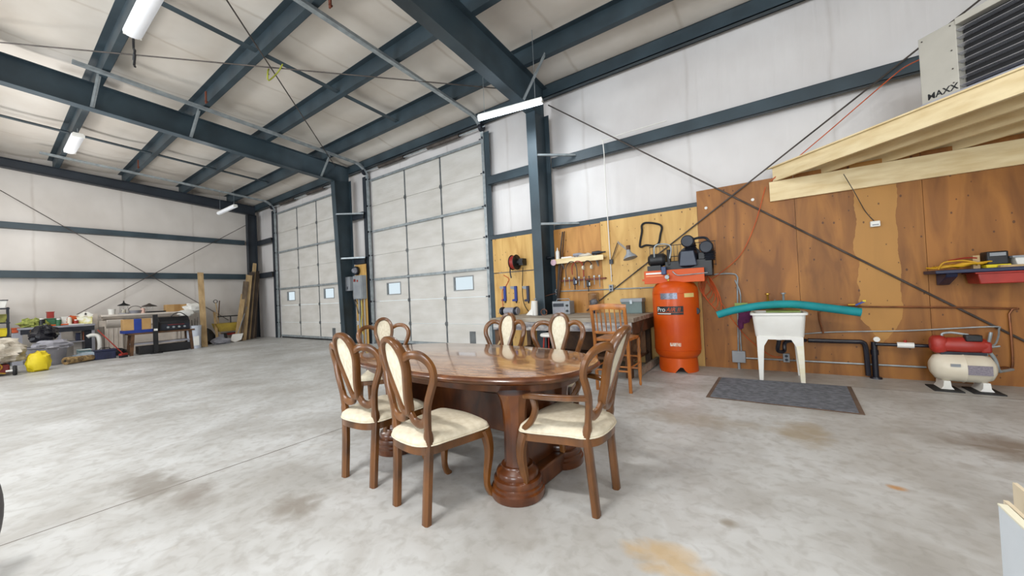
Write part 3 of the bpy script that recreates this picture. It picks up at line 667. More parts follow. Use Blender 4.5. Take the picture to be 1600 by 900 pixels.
# ------------------------------------------------------------------ shield-back dining chairs
def make_chair(name, label, cat, arm=False):
    r = root(name, (0, 0, 0), label, cat, 'dining chairs around the oval table')
    def rake(z, u=0):
        t = [(0, 0), (.25, .018), (.45, .03), (.6, .014), (.8, -.02), (.95, -.055), (1.08, -.09)]
        if arm: t = [(0, 0), (.25, .018), (.45, .03), (.6, .0), (.8, -.05), (.95, -.105), (1.08, -.16)]
        for (a, b_), (c, d) in zip(t, t[1:]):
            if z <= c: y = lerp(b_, d, max(0, (z - a) / (c - a))); break
        else: y = t[-1][1]
        return y + .95 * u * u * min(1, max(0, (z - .5) / .3)) - .02 * min(1, max(0, (z - .5) / .3))
    P = lambda u, z, dy=0: Vector((u, rake(z, u) + dy, z))
    k = 1.06 if arm else 1.0
    for s in (-1, 1):
        path = smooth([(.160, 0, 0), (.163, 0, .22), (.172, 0, .44), (.178, 0, .56), (.196, 0, .66), (.235, 0, .76), (.262, 0, .84), (.258, 0, .905), (.215, 0, .953), (.15, 0, .96), (.095, 0, .935)], 5)
        wd = []
        for p in path: wd.append(.054 if p.z < .5 else .046)
        dd = [.044 if p.z < .5 else .034 for p in path]
        part(r, 'rear_leg_and_back_post', MB().sweep([P(s * p.x * k, p.z) for p in path], [x * (1.0 if p.z > .1 else 1) for x, p in zip(wd, path)], dd), M_chair, angle=40)
    loop = [(0, .60), (.026, .615), (.044, .70), (.073, .80), (.093, .88), (.089, .96), (.057, 1.022), (0, 1.045), (-.057, 1.022), (-.089, .96), (-.093, .88), (-.073, .80), (-.044, .70), (-.026, .615)]
    lp = smooth([(u, 0, z) for u, z in loop], 4, True)
    part(r, 'centre_splat_frame', MB().sweep([P(p.x, p.z) for p in lp], .036, .05, closed=True), M_chair, angle=40)
    # padded oval panel, front and back
    n = len(lp); vs = []; c = Vector((0, 0, .86))
    rows = [(1.0, .0), (.86, .006), (.6, .010), (.3, .012)]
    for sgn in (1, -1):
        for f_, h_ in rows:
            for p in lp:
                q = c + (Vector((p.x, 0, p.z)) - c) * f_ * .93; vs.append(P(q.x, q.z, sgn * (h_ + .004)))
    cpn = MB(); R_ = len(rows); fs = []
    for sg in range(2):
        o_ = sg * R_ * n
        for i in range(R_ - 1):
            for j in range(n): fs.append((o_ + i * n + j, o_ + i * n + (j + 1) % n, o_ + (i + 1) * n + (j + 1) % n, o_ + (i + 1) * n + j))
        fs.append(tuple(o_ + (R_ - 1) * n + j for j in range(n)))
    fs += [(j, (j + 1) % n, R_ * n + (j + 1) % n, R_ * n + j) for j in range(n)]
    part(r, 'padded_panel', cpn.add(vs, fs), M_cameo, angle=60, label='cream padded oval panel')
    cr_ = smooth([(-.18, 0, .62), (-.165, 0, .575), (-.12, 0, .548), (-.06, 0, .556), (-.03, 0, .592), (0, 0, .60), (.03, 0, .592), (.06, 0, .556), (.12, 0, .548), (.165, 0, .575), (.18, 0, .62)], 4)
    part(r, 'cross_rail', MB().sweep([P(p.x * k, p.z) for p in cr_], .05, .028), M_chair, angle=40)
    # seat
    fw, rw, fy = (.275, .20, .455) if arm else (.245, .19, .455)
    out = smooth([(-rw * .55, -.035, 0), (rw * .55, -.035, 0), (rw + .005, .03, 0), (rw + .025, .14, 0), (fw, .36, 0), (fw - .01, .43, 0), (fw * .6, fy, 0), (0, fy + .015, 0), (-fw * .6, fy, 0), (-fw + .01, .43, 0), (-fw, .36, 0), (-rw - .025, .14, 0), (-rw - .005, .03, 0)], 4, True)
    c = Vector((0, .21, 0)); n = len(out)
    def slab(lv):
        vs = []
        for f_, z in lv: vs += [Vector((lerp(c.x, p.x, f_), lerp(c.y, p.y, f_), z)) for p in out]
        K = len(lv); fs = [(i * n + j, i * n + (j + 1) % n, (i + 1) * n + (j + 1) % n, (i + 1) * n + j) for i in range(K - 1) for j in range(n)]
        return MB().add(vs, fs + [tuple(range(n))[::-1], tuple(range((K - 1) * n, K * n))])
    part(r, 'seat_rail', slab([(.93, .385), (.985, .388), (.985, .432), (.9, .436)]), M_chair)
    cu = part(r, 'seat_cushion', slab([(.95, .432), (1.0, .438), (1.01, .452), (.985, .468), (.9, .484), (.7, .498), (.4, .505), (.15, .507)]), M_seat, angle=70)
    pp = [Vector((lerp(c.x, p.x, 1.012), lerp(c.y, p.y, 1.012), .441)) for p in out]
    part(cu, 'piping', MB().tube(pp, .0045, 6, closed=True), M_seat)
    for s in (-1, 1):
        fx_ = (fw - .022)
        L_ = smooth([(fx_ * s, .405, .43), ((fx_ + .008) * s, .425, .36), ((fx_ + .008) * s, .432, .27), ((fx_) * s, .418, .16), ((fx_ - .003) * s, .415, .08), ((fx_ + .002) * s, .432, .03), ((fx_ + .008) * s, .455, 0)], 4)
        K = len(L_); wd = [lerp(.068, .036, min(1, i / (K * .6))) if i < K * .75 else lerp(.036, .044, (i - K * .75) / (K * .25)) for i in range(K)]
        part(r, 'front_leg', MB().sweep(L_, wd, wd, yaxis=(1, 0, 0)), M_chair, angle=40)
    if arm:
        for s in (-1, 1):
            A_ = smooth([P(.205 * s, .67), (.262 * s, .10, .672), (.302 * s, .22, .675), (.308 * s, .31, .672), (.295 * s, .355, .662)], 5)
            ar = part(r, 'armrest', MB().sweep(A_, [.05] * len(A_), .03, yaxis=(0, 0, 1)), M_chair, angle=40)
            S_ = smooth([(.298 * s, .31, .665), (.302 * s, .29, .60), (.285 * s, .33, .52), (.262 * s, .40, .45), (.255 * s, .41, .40)], 5)
            part(ar, 'arm_support', MB().sweep(S_, .036, .032, yaxis=(1, 0, 0)), M_chair, angle=40)
    return r
def place(o, x, y, ang):    # ang: direction the chair faces, from +X
    o.location = (x, y, 0); o.rotation_euler = (0, 0, ang - PI / 2)
c0 = make_chair('dining_chair', 'shield-back dining chair in front of the table, second from the left, nearest the camera', 'chair')
place(c0, -1.782, 1.43, math.atan2(.99, .14))
def another(x, y, ang, lab, src=c0):
    o = copy_tree(src); place(o, x, y, ang); o['label'] = lab; return o
another(-2.42, 1.503, math.radians(92), 'leftmost shield-back dining chair, seen from behind with the open floor to its left')
another(-2.44, 3.36, math.radians(-90), 'shield-back dining chair behind the table in front of the near door jamb and plywood')
another(-1.74, 3.30, math.radians(-82), 'shield-back dining chair behind the table in front of the workbench and red stool')
ca = make_chair('dining_armchair', 'dining armchair with wooden armrests at the right end of the table', 'armchair', True)
place(ca, -.84, 2.125, math.radians(180)); 
another(-3.72, 2.70, math.radians(-35), 'dining armchair behind the left end of the table, cream panel facing the camera', ca)

# ------------------------------------------------------------------ counter-height spindle chair
r = root('spindle_back_chair', (-1.62, 4.7, 0), 'tall honey oak spindle-back chair facing the workbench', 'chair')
x0, x1, ya_, yb_ = -1.82, -1.40, 4.45, 4.93
part(r, 'seat', MB().prism([(-.22, 0), (.22, 0), (.23, .42), (.16, .47), (-.16, .47), (-.23, .42)], (-1.61, 4.46, .625), (1, 0, 0), (0, 1, 0), (0, 0, .035)), M_oak, bevel=.008)
for xx in (x0, x1):
    part(r, 'leg', MB().sweep([(xx, ya_ + .03, 0), (xx, ya_ + .01, .64), (xx, ya_ - .02, .85), (xx, ya_ - .06, 1.06)], .038, .035), M_oak, label='straight rear leg and back post')
    part(r, 'leg', MB().lathe([(.012, 0), (.02, .03), (.014, .06), (.022, .12), (.026, .3), (.02, .42), (.026, .46), (.018, .5), (.024, .56), (.02, .63)], (xx + (.0), yb_ - .02, 0), 12), M_oak, label='turned front leg')
    part(r, 'stretcher', MB().cyl((xx, ya_ + .02, .3), (xx, yb_ - .02, .3), .011, n=8), M_oak)
for yy, zz in ((yb_ - .02, .22), (yb_ - .02, .38), (ya_ + .02, .26)): part(r, 'stretcher', MB().cyl((x0, yy, zz), (x1, yy, zz), .012, n=8), M_oak)
part(r, 'top_rail', MB().sweep(smooth([(x0 - .02, ya_ - .06, 1.05), (-1.61, ya_ - .10, 1.07), (x1 + .02, ya_ - .06, 1.05)], 4), .07, .022), M_oak)
part(r, 'lower_rail', MB().sweep(smooth([(x0, ya_ - .01, .74), (-1.61, ya_ - .04, .74), (x1, ya_ - .01, .74)], 4), .035, .02), M_oak)
for i in range(6):
    xx = lerp(x0, x1, (i + 1) / 7); q = 1 - abs(2 * (i + 1) / 7 - 1)
    part(r, 'spindle', MB().tube([(xx, ya_ - .01 - .03 * q, .745), (xx, ya_ - .03 - .03 * q, .9), (xx, ya_ - .05 - .04 * q, 1.035)], [.007, .011, .007], 8), M_oak)

# ------------------------------------------------------------------ workbench
r = root('workbench', (-2.8, 5.8, 0), 'long worn wooden workbench along the plywood wall behind the dining table', 'workbench')
mb = MB().b2((-4.05, 5.15, .80), (-1.52, 5.74, .86)).b2((-4.05, 5.74, .80), (-3.64, 6.43, .86)).b2((-3.36, 5.74, .80), (-1.52, 6.43, .86))
part(r, 'bench_top', mb, M_benchtop, flat=True)
part(r, 'front_apron', MB().b2((-4.0, 5.17, .66), (-1.56, 5.20, .80)), mat('paper_strewn_board', (190, 186, 182), (70, 68, 80), .7, 0, (5, 5, 12)))
part(r, 'side_apron', MB().b2((-1.59, 5.2, .62), (-1.55, 6.4, .80)), M_benchleg)
for xx, yy in ((-3.95, 5.25), (-1.64, 5.25), (-3.95, 6.3), (-1.64, 6.3), (-2.8, 5.25)): part(r, 'leg', MB().b2((xx - .045, yy - .045, 0), (xx + .045, yy + .045, .8)), M_benchleg)
part(r, 'lower_shelf', MB().b2((-3.95, 5.45, .20), (-1.62, 6.35, .24)), M_benchleg)
part(r, 'back_panel', MB().b2((-3.3, 6.0, .24), (-1.6, 6.02, .66)), M_benchleg)
part(r, 'corner_brace', MB().beam((-1.57, 5.3, .35), (-1.57, 5.75, .78), .03, .08, up=(1, 0, 0)), M_benchleg)
part(r, 'corner_brace', MB().beam((-4.0, 5.22, .3), (-3.6, 5.22, .78), .03, .08, up=(0, 1, 0)), M_boardp)
part(r, 'kick_board', MB().b2((-1.54, 5.3, .02), (-1.5, 6.4, .12)), M_benchtop)
r = root('shop_stool', (-2.75, 5.0, 0), 'red stool with a round white top under the front of the workbench', 'stool')
part(r, 'seat', MB().lathe([(0, .60), (.15, .60), (.16, .615), (.15, .64), (0, .645)], (-2.75, 4.98, 0), 24), M_white)
for a_ in (45, 135, 225, 315):
    ca_, sa_ = math.cos(math.radians(a_)), math.sin(math.radians(a_)); part(r, 'leg', MB().cyl((-2.75 + .1 * ca_, 4.98 + .1 * sa_, .60), (-2.75 + .16 * ca_, 4.98 + .16 * sa_, 0), .013, n=8), M_red)
part(r, 'foot_ring', MB().tube([(-2.75 + .135 * math.cos(2 * PI * i / 16), 4.98 + .135 * math.sin(2 * PI * i / 16), .25) for i in range(16)], .008, 6, closed=True), M_red)

# things on and over the bench
r = root('bench_grinder', (-4.35, 6.15, 0), 'dusty grey bench grinder on a stand by the lower yellow plywood', 'grinder')
g = Vector((-4.32, 6.15, .93))
part(r, 'motor_body', MB().lathe([(0, -.12), (.06, -.12), (.075, -.08), (.075, .08), (.06, .12), (0, .12)], g, 18, 'X'), M_gplas, angle=50)
for s in (-1, 1):
    part(r, 'wheel_guard', MB().lathe([(0, -.025), (.085, -.025), (.09, 0), (.085, .025), (0, .025)], g + Vector((.17 * s, 0, 0)), 20, 'X'), M_dark)
    part(r, 'grinding_wheel', MB().lathe([(0, -.012), (.07, -.012), (.07, .012), (0, .012)], g + Vector((.205 * s, 0, 0)), 20, 'X'), M_gplas)
part(r, 'stand', MB().b2(g + Vector((-.1, -.08, -.10)), g + Vector((.1, .08, -.07))).b2((g.x - .03, g.y - .03, .02), (g.x + .03, g.y + .03, .84)).b2((g.x - .15, g.y - .15, 0), (g.x + .15, g.y + .15, .02)), M_dark)
Z = .86
P = onY(836, 492, 5.85); P.z = Z
r = root('paper_towel_roll', P, 'roll of white paper towel with a loose sheet on the left of the bench', 'paper towel')
part(r, 'roll', MB().lathe([(.02, 0), (.058, 0), (.058, .27), (.02, .27)], P, 22), M_white)
part(r, 'loose_sheet', MB().add([P + Vector(v) for v in ((-.05, -.03, .26), (-.06, -.04, .12), (-.16, -.06, .012), (.0, -.075, .004), (-.0, -.06, .12), (.0, -.058, .26))], [(0, 1, 4, 5), (1, 2, 3, 4)]), M_white)
c = P + Vector((.02, 0, .30)); part(r, 'holder_knob', MB().blob(c, (.02, .02, .02), 10, 0), M_grey)
c = onY(850, 489, 5.8); c.z = Z + .06
single('cable_coil', MB().tube([c + Vector((.06 * math.cos(t * .35), .015 * math.sin(t * .9), .055 * math.sin(t * .35))) for t in range(36)], .005, 6), mat('brown_cable', (130, 84, 60), None, .5), 'small coiled brown cable beside the paper towel roll', 'cable')
def gbox(name, cx, cy, w_, d_, h_, body, face, lab, cat):
    r = root(name, (cx, cy, Z), lab, cat)
    part(r, 'body', MB().b2((cx - w_ / 2, cy - d_ / 2, Z), (cx + w_ / 2, cy + d_ / 2, Z + h_)), body, bevel=.008)
    return r
r = gbox('radio', -3.12, 6.2, .36, .2, .24, M_grey, None, 'grey radio with dark dial on the bench under the wall shelf', 'radio')
part(r, 'dial', MB().b2((-3.28, 6.095, Z + .14), (-3.06, 6.10, Z + .20)), M_dark); part(r, 'speaker_grille', MB().b2((-3.28, 6.095, Z + .02), (-3.04, 6.10, Z + .12)), M_gplas)
for zz in (.06, .16): part(r, 'knob', MB().cyl((-2.99, 6.1, Z + zz), (-2.99, 6.07, Z + zz), .02, n=12), M_black)
part(r, 'handle', MB().tube([(-3.26, 6.2, Z + .24), (-3.24, 6.2, Z + .28), (-3.0, 6.2, Z + .28), (-2.98, 6.2, Z + .24)], .008, 6), M_grey)
r = gbox('metal_tool_case', -1.83, 6.22, .34, .2, .24, mat('green_grey_enamel', (104, 122, 120), (92, 108, 108), .5), None, 'green-grey metal case on the bench left of the compressor', 'case')
part(r, 'lid', MB().b2((-2.01, 6.11, Z + .19), (-1.65, 6.33, Z + .25)), M_grey, bevel=.006); part(r, 'latch', MB().b2((-1.85, 6.1, Z + .16), (-1.81, 6.115, Z + .22)), M_galv)
c = onY(928, 478, 6.3); c.z = Z
r = root('glass_jar', c, 'clear jar of small parts on the bench against the plywood', 'jar')
part(r, 'glass', MB().lathe([(0, 0.12), (.09, .12), (.095, .14), (.095, .36), (.085, .37), (.09, .36), (.09, .145), (0, .13)], c, 20), M_glass)
part(r, 'contents', MB().blob(c + Vector((0, 0, .2)), (.075, .075, .06), 12, .3), M_gplas)
part(r, 'stand', MB().lathe([(0, 0), (.06, 0), (.03, .03), (.03, .1), (.08, .12), (0, .12)], c, 16), M_dark)

# wall shelf with tools
SZ = 1.86
r = root('tool_shelf', (-2.86, 6.35, SZ), 'narrow wooden tool shelf with pegs on the tan plywood', 'shelf')
part(r, 'shelf_board', MB().b2((-3.36, 6.27, SZ), (-2.32, 6.45, SZ + .025)), M_lumber); part(r, 'front_lip', MB().b2((-3.36, 6.255, SZ - .05), (-2.32, 6.27, SZ + .04)), M_lumber)
for xx in (-3.2, -2.5): part(r, 'bracket', MB().prism([(0, 0), (.15, 0), (0, -.15)], (xx, 6.45, SZ), (0, -1, 0), (0, 0, 1), (.02, 0, 0)), M_galv)
X_ = lambda px: onY(px, 405, 6.33).x
c = Vector((X_(872), 6.32, SZ + .025))
r = root('glue_bottle', c, 'upright white squeeze bottle on the tool shelf', 'bottle')
part(r, 'body', MB().lathe([(0, 0), (.038, 0), (.038, .16), (.015, .19), (.012, .2), (0, .2)], c, 16), M_white); part(r, 'nozzle', MB().lathe([(.012, .2), (.006, .24), (0, .24)], c, 10), M_white)
c = Vector((X_(868) - .0, 6.235, SZ - .02))
single('abrasive_disc', MB().lathe([(.014, -.003), (.058, -.003), (.058, .003), (.014, .003)], c, 24, 'Y'), mat('pink_abrasive', (214, 184, 196), (200, 168, 182), .8), 'pale pink sanding disc hung on the front of the tool shelf', 'disc')
c = Vector((X_(885), 6.33, SZ + .03)); single('caulking_tube', MB().lathe([(0, -.1), (.022, -.1), (.022, .1), (.008, .12), (.004, .17), (0, .17)], c + Vector((0, 0, .025)), 12, 'X'), M_white, 'white sealant tube lying on the tool shelf', 'tube')
def powertool(px, m_, lab, nm='cordless_drill'):
    c = Vector((X_(px), 6.33, SZ + .09)); r = root(nm, c - Vector((0, 0, .06)), lab, 'power tool')
    part(r, 'motor_housing', MB().lathe([(0, -.11), (.03, -.11), (.034, .02), (.02, .06), (.012, .10), (0, .1)], c, 14, 'X'), m_)
    part(r, 'grip', MB().box(c + Vector((-.05, 0, -.03)), (.045, .035, .07)), m_, bevel=.006)
    part(r, 'chuck', MB().cyl(c + Vector((.1, 0, 0)), c + Vector((.14, 0, 0)), .014, n=10), M_dark)
powertool(856, M_dark, 'dark power tool at the left end of the tool shelf', 'angle_grinder')
powertool(905, M_gplas, 'pale grey power tool in the middle of the tool shelf', 'heat_gun')
powertool(935, M_dark, 'dark cordless drill at the right end of the tool shelf')
c = Vector((X_(915), 6.33, SZ + .025)); single('folded_rag', MB().blob(c + Vector((0, 0, .035)), (.14, .06, .04), 16, .3, 3, 2, zmin=SZ + .026), M_canvas, 'off-white rag bunched on the tool shelf', 'rag')
# headphones and hoses hung below
c = onY(918, 416, 6.22)
r = root('ear_defenders', c, 'dark ear defenders with pale cups hung from the tool shelf', 'ear defenders')
part(r, 'headband', MB().tube([c + Vector((.08 * math.cos(a), 0, .1 * math.sin(a))) for a in [PI * k / 10 for k in range(11)]], .009, 6), M_rubber)
for s in (-1, 1): part(r, 'ear_cup', MB().lathe([(0, -.02), (.035, -.02), (.042, .01), (0, .02)], c + Vector((.08 * s, 0, -.02)), 14, 'X'), M_cream)
for i, (px, dz, m_, lab) in enumerate(((893, .38, M_rod, 'dark air hose looped below the tool shelf'), (903, .30, M_red, 'short red hose looped below the tool shelf'))):
    c = onY(px, 412, 6.25); c.z = SZ - .04
    single('air_hose', MB().tube(smooth([c + Vector(v) for v in ((-.12, 0, -dz * .8), (-.12, 0, -dz * .3), (-.04, 0, 0), (.06, 0, -.02), (.1, 0, -dz * .4), (.1, 0, -dz))], 5), .009, 6), m_, lab, 'hose')
# wrench rack
y_ = 6.40
r = root('wrench_rack', (-2.95, y_, 1.4), 'rack of small hand tools with copper-coloured rail under the tool shelf', 'tool rack')
part(r, 'rail', MB().b2((-3.3, y_, 1.47), (-2.35, y_ + .05, 1.50)), mat('red_brown_rail', (120, 56, 34), None, .6))
for i in range(9):
    xx = -3.26 + i * .1; ln = .10 + .05 * ((i * 7) % 3)
    part(r, 'hand_tool', MB().cyl((xx, y_ - .01, 1.53), (xx, y_ - .01, 1.53 - ln), .007, n=6).box((xx, y_ - .01, 1.53), (.028, .012, .03)), M_galv if i % 3 else M_rod)
for i, (px, py, lab) in enumerate(((898, 440, 'dark blue trigger gun hung under the middle of the tool shelf'), (919, 443, 'black trigger gun hung under the right of the tool shelf'))):
    c = onY(px, py, 6.38)
    r = root('air_gun', c - Vector((0, 0, .1)), lab, 'air gun')
    part(r, 'body', MB().box(c, (.05, .05, .12)), M_navy if i == 0 else M_black, bevel=.01); part(r, 'trigger', MB().box(c + Vector((.035, -.01, -.01)), (.02, .02, .06)), M_galv)
    part(r, 'nozzle', MB().cyl(c + Vector((0, 0, -.05)), c + Vector((0, 0, -.15)), .01, n=8), M_black)
# bundle of long tools tied beside the near column
a0, a1 = onY(879, 362, 6.42), onY(870, 470, 6.40)
for i, (dx, m_, lab) in enumerate(((0, M_rod, 'long rusty bar leaning on the plywood right of the near column'), (.05, M_benchleg, 'long wooden handle leaning beside the rusty bar'))):
    single('leaning_bar', MB().tube(smooth([a0 + Vector((dx, -.02 * i, 0)), lerp(a0, a1, .4) + Vector((dx, -.02, 0)), Vector((a1.x + dx * .3, 6.38, .9))], 6), [.012] * 6 + [.022] * 7, 8), m_, lab, 'bar')
# hose reel, clamps
c = onY(804, 410, 6.32)
r = root('hose_reel', c - Vector((0, 0, .2)), 'black reel of red hose on the upper yellow plywood', 'hose reel')
for s in (-1, 1): part(r, 'reel_flange', MB().lathe([(.12, -.006), (.155, -.006), (.16, 0), (.155, .006), (.12, .006)], c + Vector((.055 * s, 0, 0)), 26, 'X'), M_black)
part(r, 'coiled_hose', MB().lathe([(.07, -.05), (.14, -.05), (.146, -.025), (.14, 0), (.146, .025), (.14, .05), (.07, .05)], c, 26, 'X'), M_red, label='coiled red hose')
for k in range(4):
    a = PI / 2 * k + .4; part(r, 'spoke', MB().cyl(c + Vector((.06, 0, 0)), c + Vector((.06, .14 * math.cos(a), .14 * math.sin(a))), .008, n=6), M_black)
part(r, 'wall_bracket', MB().b2(c + Vector((.06, -.02, -.03)), c + Vector((.2, .02, .03))).b2(c + Vector((.1, .0, -.07)), c + Vector((.2, .15, .07))), M_black)
part(r, 'hose_end', MB().tube(smooth([c + Vector((-.12, 0, -.1)), c + Vector((-.12, 0, -.22)), c + Vector((-.1, 0, -.32))], 4), .014, 8), M_dark)
single('air_hose', MB().tube(smooth([onY(817, 418, 6.4), onY(816, 450, 6.46), onY(819, 475, 6.46), onY(830, 492, 6.46)], 6), .008, 6), M_rubber, 'black cord hanging down the yellow plywood from the hose reel', 'hose')
single('air_hose', MB().tube(smooth([onY(787, 430, 6.46), onY(795, 436, 6.46), onY(791, 446, 6.46), onY(785, 455, 6.42), onY(786, 480, 6.42)], 6), .008, 6), M_cordo, 'reddish hose end dangling over the leftmost blue clamp', 'hose')
for i, (px, py, m_, lab) in enumerate(((789, 458, M_blue, 'leftmost blue bar clamp hung on the yellow plywood'), (806, 458, M_blue, 'middle blue bar clamp hung on the yellow plywood'), (825, 458, M_navy, 'dark blue bar clamp hung next to the near column'))):
    c = onY(px, py, 6.452); r = root('bar_clamp', c - Vector((0, 0, .17)), lab, 'clamp', 'bar clamps on the plywood')
    part(r, 'clamp_bar', MB().b2(c + Vector((-.03, -.02, -.17)), c + Vector((.03, .02, .15))), m_, bevel=.006)
    part(r, 'jaw', MB().prism([(0, 0), (-.11, 0), (-.1, -.05), (0, -.07)], c + Vector((-.02, -.015, .15)), (1, 0, 0), (0, 0, 1), (0, .03, 0)), M_grey); part(r, 'jaw', MB().prism([(0, 0), (-.07, 0), (-.07, .04), (0, .05)], c + Vector((-.02, -.015, -.17)), (1, 0, 0), (0, 0, 1), (0, .03, 0)), m_)
    part(r, 'handle', MB().cyl(c + Vector((.0, 0, -.17)), c + Vector((.0, 0, -.21)), .016, n=10), M_black)

# conduit line and outlets on the left plywood
def conduit(pts, r_, lab, m_=M_galv, nm='conduit', cat='pipe'): return single(nm, MB().tube(smooth(pts, 4) if len(pts) > 2 else pts, r_, 8), m_, lab, cat)
conduit([(-3.4, 6.43, 1.285), (-1.35, 6.43, 1.275)], .011, 'thin steel conduit running low across the plywood behind the bench')
conduit([onY(965, 392, 6.44) if False else Vector((-2.25, 6.43, 1.42)), Vector((-2.27, 6.43, 3.75)), Vector((-2.2, 6.43, 3.97)), Vector((-1.2, 6.48, 4.02))], .009, 'thin white cable conduit rising beside the desk lamp to the upper girt', M_white)
def outlet(c, lab, m_=M_grey):
    c = Vector(c); r = root('outlet_box', c, lab, 'outlet')
    part(r, 'box', MB().b2(c + Vector((-.038, -.02, -.06)), c + Vector((.038, .03, .06))), m_, bevel=.004)
    for dz in (-.026, .026): part(r, 'socket', MB().cyl(c + Vector((0, -.021, dz)), c + Vector((0, -.026, dz)), .019, n=12), M_dark)
outlet((-3.44 + .1, 6.42, 1.27), 'grey outlet box on the plywood just right of the near column')
outlet((-2.26, 6.42, 1.30), 'grey outlet box below the desk lamp')
single('lamp_cord', MB().tube(smooth([(-3.36, 6.39, 1.25), (-3.5, 6.2, 1.2), (-3.6, 6.0, 1.08), (-3.62, 5.9, .95)], 5), .006, 6), mat('brown_cable', (130, 84, 60), None, .5), 'pale brown cord sagging from the outlet right of the near column', 'cord')
# desk lamp on wall
r = root('swing_arm_lamp', (-2.23, 6.42, 1.75), 'grey swing-arm desk lamp fixed to the yellow plywood', 'lamp')
B0 = onY(955, 408, 6.42); E0 = onY(965, 379, 6.25); H0 = onY(982, 393, 6.05)
part(r, 'clamp', MB().b2(B0 + Vector((-.03, -.02, -.05)), B0 + Vector((.03, .03, .03))), M_dark)
part(r, 'lower_arm', MB().cyl(B0, E0, .008, n=8).cyl(B0 + Vector((.025, 0, 0)), E0 + Vector((.025, 0, 0)), .005, n=6), M_rod)
part(r, 'upper_arm', MB().cyl(E0, H0, .008, n=8).cyl(E0 + Vector((.0, 0, .025)), H0 + Vector((0, 0, .025)), .005, n=6), M_grey)
hd = Vector((.25, -.1, -1)).normalized()
sh = MB().tube([H0 + Vector((.0, 0, .05)), H0, H0 + hd * .03, H0 + hd * .09, H0 + hd * .12], [.03, .035, .045, .10, .115], 20); part(r, 'shade', sh, M_grey)
part(r, 'socket_cap', MB().cyl(H0 + Vector((0, 0, .1)), H0 + Vector((0, 0, .03)), .033, n=14), M_benchleg)
# gasket hung on wall
g = [(1003, 352), (1010, 348), (1028, 350), (1034, 355), (1032, 366), (1029, 380), (1022, 384), (1010, 383), (1001, 386), (1000, 380), (1003, 362)]
single('rubber_gasket', MB().tube(smooth([onY(a, b_, 6.43) for a, b_ in g], 4, True), .018, 6, closed=True), M_rubber, 'black closed loop gasket hung on the yellow plywood above the compressor', 'gasket')

# ------------------------------------------------------------------ air compressor
CX, CY, R_ = -1.14, 6.07, .325
r = root('air_compressor', (CX, CY, 0), 'tall orange air compressor tank with dark pump on top', 'air compressor')
zb = .17
pr_ = [(0, zb + .02), (.18, zb), (.27, zb + .04), (.315, zb + .1), (R_, zb + .17), (R_, 1.18), (.315, 1.25), (.27, 1.32), (.18, 1.36), (0, 1.375)]
part(r, 'tank', MB().lathe(pr_, (CX, CY, 0), 48), M_orange, angle=50)
for zz in (.33, 1.17): part(r, 'weld_seam', MB().lathe([(R_ - .01, zz - .006), (R_ + .004, zz), (R_ - .01, zz + .006)], (CX, CY, 0), 48), M_orange)
# base skirt with arch cut-outs
mb = MB(); n_ = 48; vs = []; 
for j in range(n_):
    a = 2 * PI * j / n_; dd = min(abs(((a - math.radians(t) + PI) % (2 * PI)) - PI) for t in (-72, 18, 108, 198))
    low = 0.0 if dd > .22 else .085 * math.sqrt(max(0, 1 - (dd / .22) ** 2))
    for rr_, z in ((.275, low), (.262, .24), (.25, .24), (.262, low)): vs.append((CX + rr_ * math.cos(a), CY + rr_ * math.sin(a), z))
fs = [(j * 4 + i, ((j + 1) % n_) * 4 + i, ((j + 1) % n_) * 4 + (i + 1) % 4, j * 4 + (i + 1) % 4) for j in range(n_) for i in range(4)]
part(r, 'base_skirt', mb.add(vs, fs), M_orange)
# faces on the cylinder, pointing to the camera side
fa = math.atan2(-CY, -CX)
def cylpatch(a0, a1, z0, z1, off=.002, n=10):
    vs = []; 
    for rr_ in (R_ + off, R_ - .01):
        for z in (z0, z1): vs += [(CX + rr_ * math.cos(lerp(a0, a1, i / n)), CY + rr_ * math.sin(lerp(a0, a1, i / n)), z) for i in range(n + 1)]
    k = n + 1; fs = [(i, i + 1, k + i + 1, k + i) for i in range(n)] + [(i, i + 1, 2 * k + i + 1, 2 * k + i) for i in range(n)] + [(k + i, k + i + 1, 3 * k + i + 1, 3 * k + i) for i in range(n)] + [(0, k, 3 * k, 2 * k), (n, k + n, 3 * k + n, 2 * k + n)]
    return MB().add(vs, fs)
D = math.radians
lab_ = part(r, 'brand_label', cylpatch(fa - D(52), fa + D(18), .86, .985), M_black, label='black brand label')
part(r, 'data_plate', cylpatch(fa - D(38), fa - D(-5), 1.09, 1.18), mat('silver_plate', (128, 132, 146), (104, 106, 118), .35, .6, (40, 40, 60)), label='silver data plate')
part(r, 'sticker', cylpatch(fa + D(22), fa + D(50), 1.11, 1.17), mat('yellowed_paper', (226, 200, 130), None, .8), label='yellowed paper sticker')
part(r, 'sticker', cylpatch(fa - D(18), fa + D(8), .40, .45), mat('worn_white_sticker', (226, 220, 210), (200, 120, 70), .8, 0, (50, 50, 50)), label='worn white sticker')
def cyltext(parent, body, size, ang0, z, m_, shear=0.0):
    cu = bpy.data.curves.new('t', 'FONT'); cu.body = body; cu.size = size; cu.shear = shear; cu.extrude = .0006
    tmp = bpy.data.objects.new('t', cu); COL.objects.link(tmp); me = bpy.data.meshes.new_from_object(tmp.evaluated_get(bpy.context.evaluated_depsgraph_get()))
    bpy.data.objects.remove(tmp); bpy.data.curves.remove(cu); off = gloc(parent)
    for v in me.vertices:
        a = ang0 + v.co.x / R_; rr_ = R_ + .0035 + v.co.z; v.co = Vector((CX + rr_ * math.cos(a), CY + rr_ * math.sin(a), z + v.co.y)) - off
    me.materials.clear(); me.materials.append(m_); o = link(bpy.data.objects.new('lettering', me)); o.parent = parent
